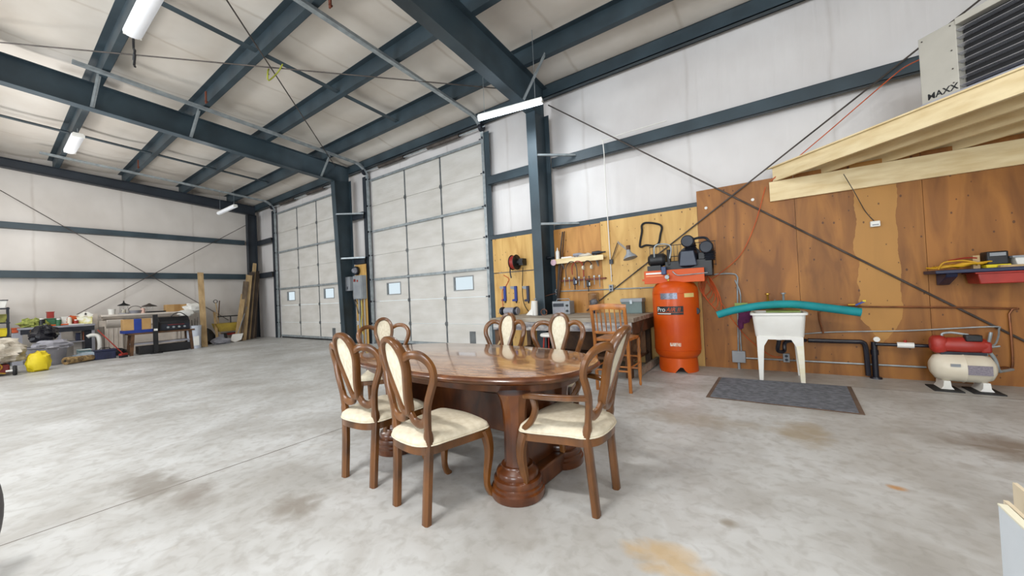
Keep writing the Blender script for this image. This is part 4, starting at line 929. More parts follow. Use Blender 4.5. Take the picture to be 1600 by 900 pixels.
cyltext(lab_, 'Pro', .095, fa - D(50), .908, M_white); cyltext(lab_, 'AIR II', .084, fa - D(24), .908, M_orange, .3)
part(lab_, 'stripe', cylpatch(fa - D(50), fa + D(17), .892, .897, .003), M_orange)
part(lab_, 'small_print', cylpatch(fa - D(50), fa - D(12), .870, .882, .003), M_white)
# pump platform and guard
def bx(a, b_): return MB().b2(a, b_)
px0, px1 = -1.62, -.80
part(r, 'pump_platform', bx((-1.58, 5.92, 1.38), (-.76, 6.22, 1.41)), M_orange)
pf = part(r, 'front_plate', MB().b2((-1.54, 5.89, 1.33), (-.70, 5.91, 1.53)), M_orange, bevel=.004, label='orange front plate under the pump')
part(pf, 'small_print', MB().b2((-1.51, 5.886, 1.475), (-1.26, 5.89, 1.50)), M_white); part(pf, 'small_print', MB().b2((-1.51, 5.886, 1.44), (-1.26, 5.89, 1.455)), mat('pale_orange_print', (236, 150, 100), None, .5))
part(r, 'pump_crankcase', MB().blob((-.92, 6.02, 1.68), (.13, .12, .14), 16, .02, sq=.6), M_dark)
part(r, 'pump_cover', MB().prism([(-.12, 0), (.12, 0), (.085, .22), (-.085, .22)], (-.91, 5.90, 1.57), (1, 0, 0), (0, 0, 1), (0, .04, 0)), mat('slate_casting', (62, 70, 86), None, .4), bevel=.01)
for (cx_, cz_, t_) in ((-.90, 1.90, 0), (-.66, 1.79, .5)):
    cyl_ = part(r, 'cylinder_head', MB().lathe([(0, -.1), (.07, -.1)] + sum([[(.085, -.09 + .03 * k), (.07, -.08 + .03 * k)] for k in range(5)], []) + [(.07, .08), (0, .08)], (cx_ + .02, 6.02, cz_ - .06), 18), M_dark)
    part(r, 'air_filter', MB().lathe([(0, -.05), (.075, -.05), (.09, -.035), (.09, .04), (.07, .05), (0, .05)], (cx_, 5.93, cz_ + .03), 22, 'Y'), M_dark, label='round dark air filter')
part(r, 'intake_pipe', MB().tube(smooth([(-.86, 5.98, 1.95), (-.76, 5.98, 1.97), (-.66, 5.98, 1.95), (-.60, 5.98, 1.84)], 4), .018, 8), M_dark)
part(r, 'motor', MB().lathe([(0, -.13), (.07, -.13), (.1, -.09), (.1, .09), (.07, .13), (0, .13)], (-1.36, 6.03, 1.70), 22, 'X'), M_black)
part(r, 'motor_foot', MB().b2((-1.5, 5.95, 1.41), (-1.3, 6.1, 1.61)), M_black)
g_ = MB()
for k in range(19): xx = lerp(-1.52, -.58, k / 18); g_.cyl((xx, 6.24, 1.56), (xx, 6.24, 1.93), .004, n=5)
for zz in (1.58, 1.75, 1.93): g_.cyl((-1.53, 6.24, zz), (-.57, 6.24, zz), .007, n=6)
part(r, 'belt_guard', g_, M_rod)
part(r, 'flywheel', MB().lathe([(.12, -.02), (.16, -.02), (.16, .02), (.12, .02)], (-.92, 6.18, 1.72), 28, 'Y').box((-.92, 6.18, 1.72), (.3, .02, .03)).box((-.92, 6.18, 1.72), (.03, .02, .3)), M_dark)
part(r, 'dark_filler_block', MB().b2((-1.24, 5.96, 1.41), (-.60, 6.14, 1.66)).b2((-.78, 5.97, 1.5), (-.60, 6.1, 1.76)).cyl((-1.18, 5.98, 1.6), (-1.18, 5.98, 1.84), .03, n=10), M_black, bevel=.01)  # dark filler added for mass between motor and pump
part(r, 'pressure_hose', MB().tube(smooth([(-1.38, 5.93, 1.74), (-1.36, 5.9, 1.9), (-1.25, 5.92, 1.93), (-1.14, 5.95, 1.88), (-1.16, 5.93, 1.7)], 5), .011, 8), M_galv)
part(r, 'pressure_switch', MB().box((-1.24, 5.88, 1.52), (.07, .07, .12)), mat('blue_black_plastic', (50, 70, 110), None, .4), bevel=.01)
part(r, 'pressure_gauge', MB().lathe([(0, -.02), (.03, -.02), (.034, 0), (0, .004)], (-1.19, 5.83, 1.42), 18, 'Y'), M_galv)
part(r, 'outlet_valve', MB().cyl((-1.19, 5.9, 1.36), (-1.19, 5.9, 1.47), .02, n=10), M_brass)
part(r, 'copper_line', MB().tube(smooth([(-1.12, 5.88, 1.5), (-1.05, 5.86, 1.44), (-.9, 5.86, 1.44), (-.66, 5.9, 1.45)], 5), .008, 6), M_galv)
part(r, 'lifting_port', MB().lathe([(0, -.015), (.045, -.015), (.05, 0), (0, .01)], (CX + (R_ - .01) * math.cos(fa + D(62)), CY + (R_ - .01) * math.sin(fa + D(62)), .90), 18, 'Y'), M_dark)

# ------------------------------------------------------------------ right part of the wall
conduit([(-.72, 6.43, 1.43), (-.42, 6.43, 1.43), (-.33, 6.43, 1.38), (-.335, 6.43, 1.2), (-.37, 6.43, .20)], .011, 'steel conduit bending down the wall right of the compressor')
conduit([(-.36, 6.42, 1.33), (-.30, 6.42, 1.1), (-.33, 6.42, .7), (-.33, 6.42, .2)], .009, 'second thinner steel conduit beside the bent one')
r = root('junction_box', (-.37, 6.4, .06), 'grey junction box low on the brown plywood left of the tub', 'junction box')
part(r, 'box', MB().b2((-.45, 6.38, .10), (-.28, 6.45, .27)), M_grey, bevel=.006); part(r, 'foot_pipe', MB().cyl((-.37, 6.42, 0), (-.37, 6.42, .1), .018, n=8), M_grey)
conduit([(-.28, 6.43, .165), (1.55, 6.43, .165)], .011, 'long horizontal steel conduit near the floor behind the tub')
outlet((.205, 6.42, .20), 'outlet box on the low conduit behind the laundry tub')
pts = [onY(1105, 442, 6.42)]
cc = onY(1108, 465, 6.4); mbc = MB()
for k in range(5):
    ll = [(0, 0, .12), (-.05 - .02 * k, 0, -.05), (-.08 + .05 * k, 0, -.2 - .06 * k), (.03 + .03 * k, 0, -.1 - .03 * k)]
    mbc.tube(smooth([Vector((cc.x, cc.y - .01 * k, 1.3)) + Vector(v) for v in ll], 5, True), .007, 6, closed=True)
single('extension_cord', mbc, M_cordo, 'orange extension cord looped on the wall between the compressor and the tub', 'cord')
single('extension_cord', MB().tube(smooth([onY(x, y, 6.41) for x, y in ((1104, 440), (1125, 470), (1145, 500), (1165, 525), (1182, 540), (1205, 556), (1222, 558))], 4), .006, 6), M_cordo, 'orange cord running diagonally down the wall behind the left tub leg', 'cord')
single('extension_cord', MB().tube(smooth([onY(x, y, 6.42) for x, y in ((1196, 292), (1186, 330), (1178, 355), (1165, 385), (1152, 404), (1128, 425), (1108, 438))], 4), .006, 6), M_cordo, 'orange cord drooping from the corner of the loft to the compressor', 'cord')
single('extension_cord', MB().tube(smooth([onY(1442, 91, 6.0), onY(1415, 104, 6.2), onY(1395, 119, 6.38), onY(1340, 166, 6.39), onY(1295, 205, 6.39), onY(1250, 243, 6.39), onY(1204, 283, 6.39)], 5), .007, 6), M_cordo, 'orange cord running from the wall heater down along the bracing rod', 'cord')

# laundry tub
r = root('laundry_tub', (.09, 6.05, 0), 'white plastic laundry tub on four tapered legs', 'laundry tub')
x0, x1, y0, y1 = -.175, .425, 5.72, 6.30; xc, yc = (x0 + x1) / 2, (y0 + y1) / 2
def rr(hx, hy, z, k=5, rad=.05):
    out = []
    for sx, sy, a0 in ((1, 1, 0), (-1, 1, 90), (-1, -1, 180), (1, -1, 270)):
        for i in range(k): a = D(a0 + 90 * i / (k - 1)); out.append((xc + sx * (hx - rad) + rad * math.cos(a), yc + sy * (hy - rad) + rad * math.sin(a), z))
    return out
def loft(ls):
    n = len(ls[0]); mb = MB(); mb.add(sum(ls, []), [(i * n + j, i * n + (j + 1) % n, (i + 1) * n + (j + 1) % n, (i + 1) * n + j) for i in range(len(ls) - 1) for j in range(n)]); return mb
t = loft([rr(.01, .01, .565, rad=.005), rr(.25, .225, .565), rr(.255, .23, .58), rr(.278, .265, .845), rr(.30, .29, .85), rr(.30, .29, .875), rr(.265, .255, .875), rr(.235, .22, .63), rr(.01, .01, .62, rad=.005)])
part(r, 'basin', t, M_white, angle=40)
part(r, 'apron', MB().prism([(-.24, 0), (-.235, -.10), (-.17, -.17), (-.165, -.12), (-.12, -.035), (.12, -.035), (.165, -.12), (.17, -.17), (.235, -.10), (.24, 0)], (xc, y0 + .05, .57), (1, 0, 0), (0, 0, 1), (0, .02, 0)), M_white)
for sx in (-1, 1):
    for sy in (-1, 1):
        cx_, cy_ = xc + sx * .20, yc + sy * .20
        part(r, 'leg', MB().sweep([(cx_, cy_, .565), (cx_ + sx * .008, cy_ + sy * .02, .3), (cx_ + sx * .014, cy_ + sy * .035, 0)], [.085, .066, .046], [.07, .055, .04], yaxis=(0, 1, 0), sq=True), M_white if not (sx > 0 and sy < 0) else mat('white_plastic_yellowed_foot', (230, 226, 212), (222, 214, 180), .4, 0, (1, 1, 9)), bevel=.005)
part(r, 'drain_trap', MB().tube(smooth([(xc, yc, .6), (xc, yc, .5), (xc - .02, yc + .02, .36), (xc + .05, yc + .1, .34), (xc + .08, yc + .15, .46), (xc + .3, 6.36, .46)], 5), .024, 10), M_abs)
part(r, 'drain_fitting', MB().cyl((xc, yc, .6), (xc, yc, .5), .035, n=12), M_white)
r = root('tub_faucet', (.1, 6.3, .9), 'small brass faucet on the wall above the laundry tub, mostly behind the teal foam', 'faucet')
part(r, 'body', MB().b2((.02, 6.3, .93), (.2, 6.36, .97)), M_galv); part(r, 'spout', MB().tube(smooth([(.11, 6.33, .97), (.11, 6.25, 1.02), (.11, 6.15, .97)], 4), .012, 8), M_galv)
for xx, m_ in ((.03, M_yellow), (.21, M_dark)): part(r, 'valve_handle', MB().cyl((xx, 6.38, .9), (xx, 6.33, 1.1), .014, n=8).lathe([(0, 0), (.03, 0), (.03, .015), (0, .02)], (xx, 6.33, 1.10), 12), M_brass if xx < .1 else M_galv)
fp = smooth([onY(x, y, yy) for x, y, yy in ((1121, 492, 5.95), (1150, 484, 5.95), (1195, 477, 5.95), (1240, 475.5, 5.96), (1290, 481, 5.98), (1345, 488, 6.0))], 6)
fp = [Vector((p.x, p.y, max(p.z, .915) if -.15 < p.x < .45 else p.z)) for p in fp]
r = root('foam_noodle', fp[0], 'long teal foam pool noodle bent over the top of the laundry tub', 'foam noodle')
part(r, 'foam_tube', MB().tube(fp, .051, 16), M_cyan)
part(r, 'end_rim', MB().tube([fp[-1] - (fp[-1] - fp[-2]).normalized() * .004, fp[-1] + (fp[-1] - fp[-2]).normalized() * .003], .03, 12), mat('dark_teal_foam', (10, 92, 100), None, .8))
P = onY(1163, 494, 6.25)
single('purple_cloth', MB().blob(P, (.08, .03, .1), 14, .5, 3, 5).blob(P + Vector((-.05, 0, -.1)), (.04, .02, .09), 12, .4, 3, 8), mat('purple_fabric', (104, 40, 84), (80, 28, 66), .9), 'purple cloth hanging at the left rim of the laundry tub', 'cloth')
P = onY(1158, 476, 6.3); single('green_brush', MB().box(P, (.16, .04, .05)).cyl(P + Vector((.05, 0, 0)), P + Vector((.22, 0, -.03)), .018, n=8), mat('pale_green_plastic', (150, 176, 96), (126, 150, 70), .5), 'pale green brush behind the left end of the teal foam noodle', 'brush')
P = onY(1235, 484, 6.0); single('green_sheet', MB().b2((.0, 5.8, .88), (.36, 6.22, .889)), mat('pale_green_plastic', (150, 176, 96), (126, 150, 70), .5), 'thin green board lying across the laundry tub under the foam noodle', 'board')

# floor mat
mm = [onZ(*q, 0) for q in ((1123, 590), (1103, 621), (1352, 649), (1330, 605))]
r = root('floor_mat', sum(mm, Vector()) / 4, 'grey rectangular floor mat in front of the laundry tub', 'mat')
q = [(p.x, p.y) for p in mm]; part(r, 'backing', MB().prism(q, (0, 0, .001), (1, 0, 0), (0, 1, 0), (0, 0, .007)), mat('brown_rubber_border', (112, 92, 78), (92, 76, 66), .8))
c = sum(mm, Vector()) / 4; q = [(lerp(c.x, p.x, .94), lerp(c.y, p.y, .96)) for p in mm]
part(r, 'ribbed_pile', MB().prism(q, (0, 0, .008), (1, 0, 0), (0, 1, 0), (0, 0, .005)), mat('grey_carpet_pile', (122, 126, 135), (94, 98, 106), .95, 0, (18, 18, 18), bump=.6, bscale=(60, 120, 60)))

# plumbing to the pump
yy = 6.38
conduit([(.45, 6.36, .46), (.7, yy, .455), (.92, yy, .455), (.99, yy, .45), (1.02, yy, .38), (1.03, yy, .03)], .028, 'black drain pipe running from the tub and down to the floor', M_abs, 'drain_pipe')
r = root('drain_stack', (1.1, yy, 0), 'short black vertical drain pipe standing beside the pipe elbow', 'pipe')
part(r, 'pipe', MB().cyl((1.1, yy, 0), (1.1, yy, .46), .03, n=14), M_abs); part(r, 'coupling', MB().cyl((1.1, yy, .3), (1.1, yy, .36), .038, n=14), M_abs); part(r, 'floor_collar', MB().lathe([(0, 0), (.06, 0), (.055, .02), (0, .02)], (1.1, yy, 0), 16), M_abs)
part(r, 'cap_gauge', MB().lathe([(0, -.015), (.03, -.015), (.033, 0), (0, .004)], (1.115, yy - .06, .50), 16, 'Y'), M_white, label='white round gauge')
r = root('suction_line', (1.35, yy, .43), 'black suction pipe with a white filter and red cap leading to the pump', 'pipe')
part(r, 'pipe', MB().cyl((1.1, yy - .06, .44), (1.62, yy - .1, .44), .02, n=12), M_abs); part(r, 'filter', MB().cyl((1.29, yy - .07, .44), (1.43, yy - .085, .44), .034, n=14), M_white, label='white filter sleeve')
part(r, 'red_cap', MB().cyl((1.36, yy - .075, .47), (1.36, yy - .075, .50), .014, n=10), M_red); part(r, 'fitting', MB().cyl((1.55, yy - .1, .44), (1.64, yy - .1, .44), .026, n=10), M_brass)
conduit([(.62, 6.42, .55), (.62, 6.42, .905), (1.1, 6.42, .90), (2.19, 6.42, .86), (2.2, 6.42, .8), (2.2, 6.42, .25), (2.15, 6.42, .21), (1.98, 6.3, .21)], .011, 'copper water pipe running right along the wall and down beside the pump', M_copper, 'water_pipe')
conduit([(.30, 6.43, .52), (.7, 6.43, .57), (1.4, 6.43, .60), (2.05, 6.40, .66), (2.1, 6.36, .63), (2.02, 6.2, .5), (1.95, 6.15, .47)], .008, 'thin grey cable sagging along the wall into the red pump', M_galv, 'cable', 'cable')
r = root('stop_valve', (.95, 6.4, .93), 'blue and yellow stop valve on the wall right of the teal noodle', 'valve')
part(r, 'handle', MB().box((.99, 6.36, .95), (.1, .015, .02), ry=-.5), M_blue); part(r, 'body', MB().cyl((.88, 6.4, .93), (1.0, 6.4, .93), .014, n=8), M_brass)
part(r, 'tip', MB().box((1.03, 6.36, .98), (.03, .02, .02)), M_yellow)

# jet pump on pressure tank
TX, TY, TZ = 1.735, 6.1, .24
r = root('water_pump', (TX, TY, 0), 'red jet pump mounted on a cream horizontal pressure tank', 'water pump')
part(r, 'pressure_tank', MB().lathe([(0, -.24), (.07, -.235), (.13, -.20), (.155, -.14), (.158, -.01), (.163, 0), (.158, .01), (.155, .14), (.13, .20), (.07, .235), (0, .24)], (TX, TY, TZ), 32, 'X'), M_cream, angle=50, label='cream pressure tank')
part(r, 'data_label', MB().b2((TX + .0, TY - .166, TZ - .05), (TX + .17, TY - .158, TZ + .05)), mat('grey_print_label', (140, 132, 140), (110, 104, 116), .5, 0, (60, 60, 90)))
part(r, 'small_label', MB().b2((TX - .12, TY - .166, TZ + .03), (TX - .05, TY - .158, TZ + .06)), M_grey)
for s in (-1, 1): part(r, 'foot', MB().prism([(-.05, 0), (.05, 0), (.03, .03), (.025, .09), (-.025, .09), (-.03, .03)], (TX + .14 * s, TY - .11, .012), (1, 0, 0), (0, 0, 1), (0, .22, 0)), M_white)
part(r, 'handle', MB().tube(smooth([(TX - .07, TY, TZ + .155), (TX - .06, TY, TZ + .18), (TX + .06, TY, TZ + .18), (TX + .07, TY, TZ + .155)], 3), .008, 6), M_dark)
part(r, 'pump_motor', MB().lathe([(0, -.17), (.06, -.17), (.08, -.14), (.085, 0), (.09, .01), (.085, .14), (.07, .2), (0, .2)], (TX - .02, TY, TZ + .245), 20, 'X'), M_red, label='red pump motor')
part(r, 'pump_head', MB().blob((TX - .16, TY, TZ + .25), (.07, .085, .1), 14, .04, sq=.7), M_red); part(r, 'pump_head', MB().box((TX + .17, TY, TZ + .23), (.08, .14, .12)), M_red, bevel=.02)
part(r, 'pressure_switch', MB().box((TX + .08, TY - .05, TZ + .33), (.12, .08, .07)), M_black, bevel=.01)
part(r, 'pump_base', MB().b2((TX - .16, TY - .06, TZ + .145), (TX + .17, TY + .06, TZ + .175)), M_dark)
part(r, 'flexible_hose', MB().tube(smooth([(TX + .19, TY - .02, TZ + .2), (TX + .24, TY, TZ + .1), (TX + .27, TY + .03, TZ - .02), (TX + .3, TY + .06, TZ - .03), (TX + .42, TY + .2, TZ - .03)], 5), .015, 10), M_galv)
part(r, 'feed_pipe', MB().tube(smooth([(TX - .13, TY, TZ + .34), (TX - .12, TY, TZ + .37), (TX - .05, TY, TZ + .38), (TX + .06, TY - .02, TZ + .36)], 4), .012, 8), M_galv)
for s in (-1, 1): single('rubber_pad', MB().b2((TX + .14 * s - .12, TY - .2, 0), (TX + .14 * s + .10, TY + .1, .012)), M_rubber, 'black rubber pad under the %s foot of the water pump tank' % ('left' if s < 0 else 'right'), 'pad')
single('pipe_strut', MB().cyl((2.05, 6.38, .6), (1.98, 6.38, .2), .014, n=8).cyl((1.97, 6.36, .42), (2.1, 6.36, .45), .01, n=8), M_galv, 'slanted grey support bar behind the right end of the pump', 'bar')

# navy shelf with red tray
r = root('wall_shelf', (1.95, 6.25, 1.28), 'navy blue wall shelf on the brown plywood at the right edge', 'shelf')
part(r, 'shelf_board', MB().b2((1.58, 6.06, 1.275), (2.75, 6.45, 1.315)), M_navy, bevel=.008)
for xx in (1.72, 2.55): part(r, 'bracket', MB().prism([(0, 0), (.3, 0), (.28, -.04), (.06, -.13), (0, -.13)], (xx - .04, 6.44, 1.275), (0, -1, 0), (0, 0, 1), (.09, 0, 0)), M_navy, bevel=.006)
r = root('red_tray', (2.05, 6.2, 1.15), 'red plastic tray slung under the navy shelf', 'tray')
a0, b0 = onY(1524, 424, 6.1), onY(1596, 441, 6.1)
part(r, 'tray_body', MB().prism([(0, 0), (.40, 0), (.385, -.115), (.015, -.115)], (1.89, 6.08, 1.262), (1, 0, 0), (0, 0, 1), (0, .3, 0)), M_red, bevel=.01)
part(r, 'rim', MB().b2((1.87, 6.065, 1.255), (2.31, 6.40, 1.273)), M_red, bevel=.004)
mb = MB(); 
for k in range(7):
    cx_ = 1.67 + .045 * k; mb.tube([(cx_ + .12 * math.cos(t), 6.2 + .07 * math.sin(t), 1.335 + .006 * k + .015 * abs(math.sin(t * 1.5 + k))) for t in [2 * PI * j / 16 for j in range(16)]], .008, 6, closed=True)
mb.tube(smooth([(1.62, 6.12, 1.33), (1.66, 6.1, 1.40), (1.8, 6.12, 1.41), (1.9, 6.12, 1.38)], 4), .008, 6)
single('extension_cord', mb, mat('yellow_cord_jacket', (214, 166, 30), (190, 140, 20), .5), 'coiled yellow extension cord on the navy shelf', 'cord')
single('red_strap', MB().tube(smooth([(1.72, 6.2, 1.42), (1.85, 6.2, 1.44), (1.93, 6.2, 1.43)], 4), .008, 6), M_red, 'short red strap lying on the coiled yellow cord', 'strap')
r = root('battery_charger', (2.06, 6.22, 1.315), 'black and yellow battery charger standing on the navy shelf', 'charger')
part(r, 'body', MB().b2((1.98, 6.14, 1.345), (2.13, 6.30, 1.49)), M_black, bevel=.012); part(r, 'yellow_base', MB().b2((1.97, 6.13, 1.315), (2.14, 6.31, 1.35)), M_yellow, bevel=.006); part(r, 'label_strip', MB().b2((2.0, 6.136, 1.44), (2.11, 6.14, 1.475)), M_grey)
single('wood_block', MB().b2((1.90, 6.2, 1.315), (1.95, 6.27, 1.46)), M_boardp, 'small upright wooden block left of the black charger', 'block')
single('wood_offcut', MB().box((2.12, 6.09, 1.327), (.16, .04, .022), rz=.1), M_boardp, 'small wooden offcut at the front edge of the navy shelf', 'offcut')
r = root('storage_tub', (2.4, 6.25, 1.315), 'white lidded plastic tub at the right end of the navy shelf', 'tub')
part(r, 'tub_body', MB().prism([(0, 0), (.44, 0), (.46, .10), (-.02, .10)], (2.18, 6.12, 1.316), (1, 0, 0), (0, 0, 1), (0, .26, 0)), M_white, bevel=.008); part(r, 'rim', MB().b2((2.14, 6.10, 1.41), (2.66, 6.40, 1.43)), M_grey)
P = onY(1367, 350, 6.43)
r = root('wall_sensor', P, 'small white sensor box high on the brown plywood with a cable above', 'sensor')
part(r, 'case', MB().b2(P + Vector((-.045, -.03, -.035)), P + Vector((.045, .02, .035))), M_white, bevel=.005); part(r, 'display', MB().b2(P + Vector((-.03, -.032, -.02)), P + Vector((.03, -.029, -.005))), M_grey)
part(r, 'cable', MB().tube(smooth([P + Vector((0, 0, .03)), onY(1352, 330, 6.44), onY(1335, 300, 6.3), onY(1318, 272, 6.3)], 5), .005, 6), M_rod)
for q in ((1103, 325), (1176, 312)):
    P = onY(*q, 6.445); single('roofing_button', MB().lathe([(0, -.004), (.02, -.004), (.022, 0), (0, .004)], P, 12, 'Y'), M_white, 'small white button high on the brown plywood, %s' % ('left one' if q[0] < 1150 else 'right one by the loft'), 'button')

# ------------------------------------------------------------------ loft corner and heater
ld = root('loft_platform', (.17, 6.45, 2.42), 'spruce lumber loft platform jutting diagonally over the pump corner', 'loft')
part(ld, 'ledger_board', MB().b2((.125, 6.405, 2.42), (5.6, 6.445, 2.695)), M_lumber, flat=True)
e = Vector((.7, -.714, 0)).normalized(); nb = Vector((.714, .7, 0)).normalized()      # nb points back over the platform
F0 = Vector((.17, 6.42, 0))
def dbeam(off, t0, t1, z0, z1, nm, th=.038):
    a = F0 + nb * off + e * t0; b_ = F0 + nb * off + e * t1; a.z = b_.z = (z0 + z1) / 2
    part(ld, nm, MB().beam(a, b_, th, z1 - z0), M_lumber, flat=True)
dbeam(.02, 0.0, 5.5, 2.70, 2.885, 'rim_joist')
for k, off in enumerate((.42, .84, 1.26, 1.7)): dbeam(off, -off * 1.0 + .03, 5.5, 2.70, 2.885, 'joist')
part(ld, 'deck_sheet', MB().prism([(.1, 6.44), (.17 + .7 * 5.5, 6.42 - .714 * 5.5), (6.6, 3.6), (6.6, 6.44)], (0, 0, 2.887), (1, 0, 0), (0, 1, 0), (0, 0, .016)), M_lumber, flat=True)
M_heat = mat('beige_heater_enamel', (186, 182, 172), (178, 174, 164), .45)
H0 = Vector((1.36, 5.275, 2.906)); hz = .68
r = root('unit_heater', H0 + e * .6 + nb * .3, 'beige louvered unit heater standing on the loft platform', 'heater')
def hb(u0, u1, v0, v1, w0, w1, rx=0):
    a = H0 + e * u0 + nb * v0; c = H0 + e * (u0 + u1) / 2 + nb * (v0 + v1) / 2 + Vector((0, 0, (w0 + w1) / 2))
    Mx = Matrix((e, nb, Vector((0, 0, 1)))).transposed() @ Matrix.Rotation(rx, 3, 'X')
    return MB().box(c, (u1 - u0, v1 - v0, w1 - w0), M=Mx)
part(r, 'access_panel', hb(0, .27, 0, .7, .02, hz), M_heat, bevel=.004, label='flat beige access panel')
part(r, 'casing', hb(.27, 1.6, .10, .7, .02, hz), M_heat)
part(r, 'top_cover', hb(.27, 1.62, -.01, .7, hz - .05, hz + .01), M_heat, bevel=.004)
part(r, 'base_tray', hb(-.005, 1.62, -.015, .72, 0, .03), mat('galvanised_tray', (176, 178, 190), (160, 162, 174), .4, .3))
part(r, 'dark_core', hb(.28, 1.6, .07, .10, .04, hz - .05), M_black)
for k in range(8):
    z = .065 + .073 * k; part(r, 'louver', hb(.275, 1.6, -.006, .045, z, z + .006, rx=-.18), mat('bright_louver', (226, 228, 236), (206, 208, 218), .22, .8))
part(r, 'end_stile', hb(1.6, 1.63, -.01, .7, 0, hz), M_heat)
for u_, w_ in ((.03, hz - .04), (.235, hz - .03), (.235, .42), (.235, .25), (.235, .12)): 
    cc = H0 + e * u_ - nb * .002 + Vector((0, 0, w_)); part(r, 'screw', MB().cyl(cc, cc - nb * .004, .006, n=8), M_rod)
tp = H0 + e * .045 - nb * .003 + Vector((0, 0, .055))
text(r, 'MAXX', .08, tp, e, (0, 0, 1), M_black, bold=.0012, xs=.95); 
text(r, 'HEAT', .028, tp + Vector((0, 0, .062)), e, (0, 0, 1), M_black) if False else None

# ------------------------------------------------------------------ box in the right foreground
bx0, by0, bh = .60, 1.90, .50
r = root('white_cabinet_box', (bx0 + .3, by0 - .4, 0), 'open white panel box at the bottom right edge of the photo', 'box')
Mw = mat('white_melamine', (214, 222, 230), (206, 214, 222), .35); Mc = mat('cream_panel', (226, 212, 186), (214, 198, 170), .6)
part(r, 'side_panel', MB().b2((bx0, by0 - .75, 0), (bx0 + .018, by0, bh)), Mw, bevel=.002)
part(r, 'side_panel', MB().b2((bx0 + .6, by0 - .75, 0), (bx0 + .618, by0, bh)), Mw)
part(r, 'front_panel', MB().b2((bx0 + .018, by0 - .75, 0), (bx0 + .6, by0 - .732, bh)), Mw); part(r, 'bottom_panel', MB().b2((bx0 + .018, by0 - .732, 0), (bx0 + .6, by0 - .018, .018)), Mw)
part(r, 'edge_trim', MB().b2((bx0 - .001, by0 - .75, bh), (bx0 + .02, by0, bh + .006)), mat('cream_edge', (240, 236, 214), None, .5))
single('beige_board', MB().b2((.628, 1.20, .019), (.640, 1.95, .50)), Mc, 'beige board standing inside the white box right against its side panel', 'board')
single('beige_board', MB().b2((.705, 1.25, .019), (.717, 2.115, .505)), Mc, 'second beige board further inside the white box, reaching out past its open end', 'board')

# ------------------------------------------------------------------ tyre at the left edge
r = root('spare_tyre', (-2.92, -.20, 0), 'grey tyre standing at the left edge of the photo', 'tyre')
prof = [(.20, -.09), (.30, -.105), (.335, -.09), (.345, -.05), (.345, .05), (.335, .09), (.30, .105), (.20, .09), (.19, 0), (.20, -.09)]
Mt = mat('grey_tyre_rubber', (112, 110, 112), (96, 94, 96), .8)
TCt = Vector((-2.92, -.20, .345)); dirv = Vector((math.cos(1), math.sin(1), 0)); sdv = Vector((0, 0, 1)).cross(dirv)
k = 40; vs = []
for i in range(k):
    a = 2 * PI * i / k
    for rr_, h_ in prof[:-1]: vs.append(TCt + sdv * rr_ * math.cos(a) + Vector((0, 0, 1)) * rr_ * math.sin(a) + dirv * h_)
m_n = len(prof) - 1; fs = [(i * m_n + j, ((i + 1) % k) * m_n + j, ((i + 1) % k) * m_n + (j + 1) % m_n, i * m_n + (j + 1) % m_n) for i in range(k) for j in range(m_n)]
part(r, 'tread_and_sidewall', MB().add(vs, fs), Mt, angle=60)
part(r, 'rim', MB().tube([TCt - dirv * .05, TCt + dirv * .05], .195, 32), M_gplas)

# ------------------------------------------------------------------ electrical panels beside the far column
r = root('breaker_panel', (-9.98, 6.45, 1.35), 'taller grey electrical panel box beside the far column', 'electrical panel')
part(r, 'cabinet', MB().b2((-10.16, 6.36, 1.34), (-9.72, 6.52, 2.04)), M_grey, bevel=.008); part(r, 'cover', MB().b2((-10.14, 6.345, 1.36), (-9.74, 6.36, 2.02)), M_grey, bevel=.004)
part(r, 'warning_label', MB().b2((-10.1, 6.34, 1.86), (-10.0, 6.345, 1.94)), mat('red_black_label', (170, 50, 40), (40, 30, 30), .6, 0, (30, 30, 30))); part(r, 'switch_knob', MB().cyl((-9.9, 6.345, 1.88), (-9.9, 6.33, 1.88), .03, n=12), M_red)
r = root('disconnect_box', (-10.26, 6.25, 1.6), 'smaller grey electrical box overlapping the far column', 'electrical box')
part(r, 'cabinet', MB().b2((-10.42, 6.26, 1.60), (-10.17, 6.40, 2.02)), M_grey, bevel=.008) ; part(r, 'latch', MB().b2((-10.3, 6.25, 1.65), (-10.27, 6.26, 1.73)), M_dark)
P = onY(555, 423, 6.42)
r = root('electric_meter', P - Vector((0, 0, .12)), 'round electric meter above the grey panels', 'meter')
part(r, 'base_ring', MB().lathe([(0, 0), (.13, 0), (.13, .05), (0, .05)], P, 24, 'Y'), M_dark); part(r, 'glass_dome', MB().lathe([(0, -.09), (.06, -.08), (.09, -.03), (.095, 0), (0, .002)], P, 24, 'Y'), mat('meter_face', (176, 180, 190), (120, 120, 130), .2, .2, (12, 12, 12)))
for xx, rr_, lab in ((-10.05, .03, 'thick grey conduit below the breaker panel, left one'), (-9.93, .022, 'grey conduit below the breaker panel, middle one'), (-9.78, .018, 'thin grey conduit below the breaker panel, right one')):
    single('conduit', MB().cyl((xx, 6.47, 0), (xx, 6.47, 1.34), rr_, n=10), M_grey, lab, 'pipe')
single('wire_bundle', MB().tube(smooth([(-10.25, 6.42, 1.6), (-10.22, 6.4, 1.4), (-10.1, 6.4, 1.15), (-10.02, 6.42, .9)], 4), .014, 6).tube(smooth([(-10.2, 6.42, 1.6), (-10.16, 6.4, 1.4), (-10.04, 6.4, 1.2)], 4), .012, 6), M_rod, 'grey wires curving down from the smaller electrical box', 'wires')
outlet((-10.2, 6.495, .62), 'white outlet low beside the far column', M_white)
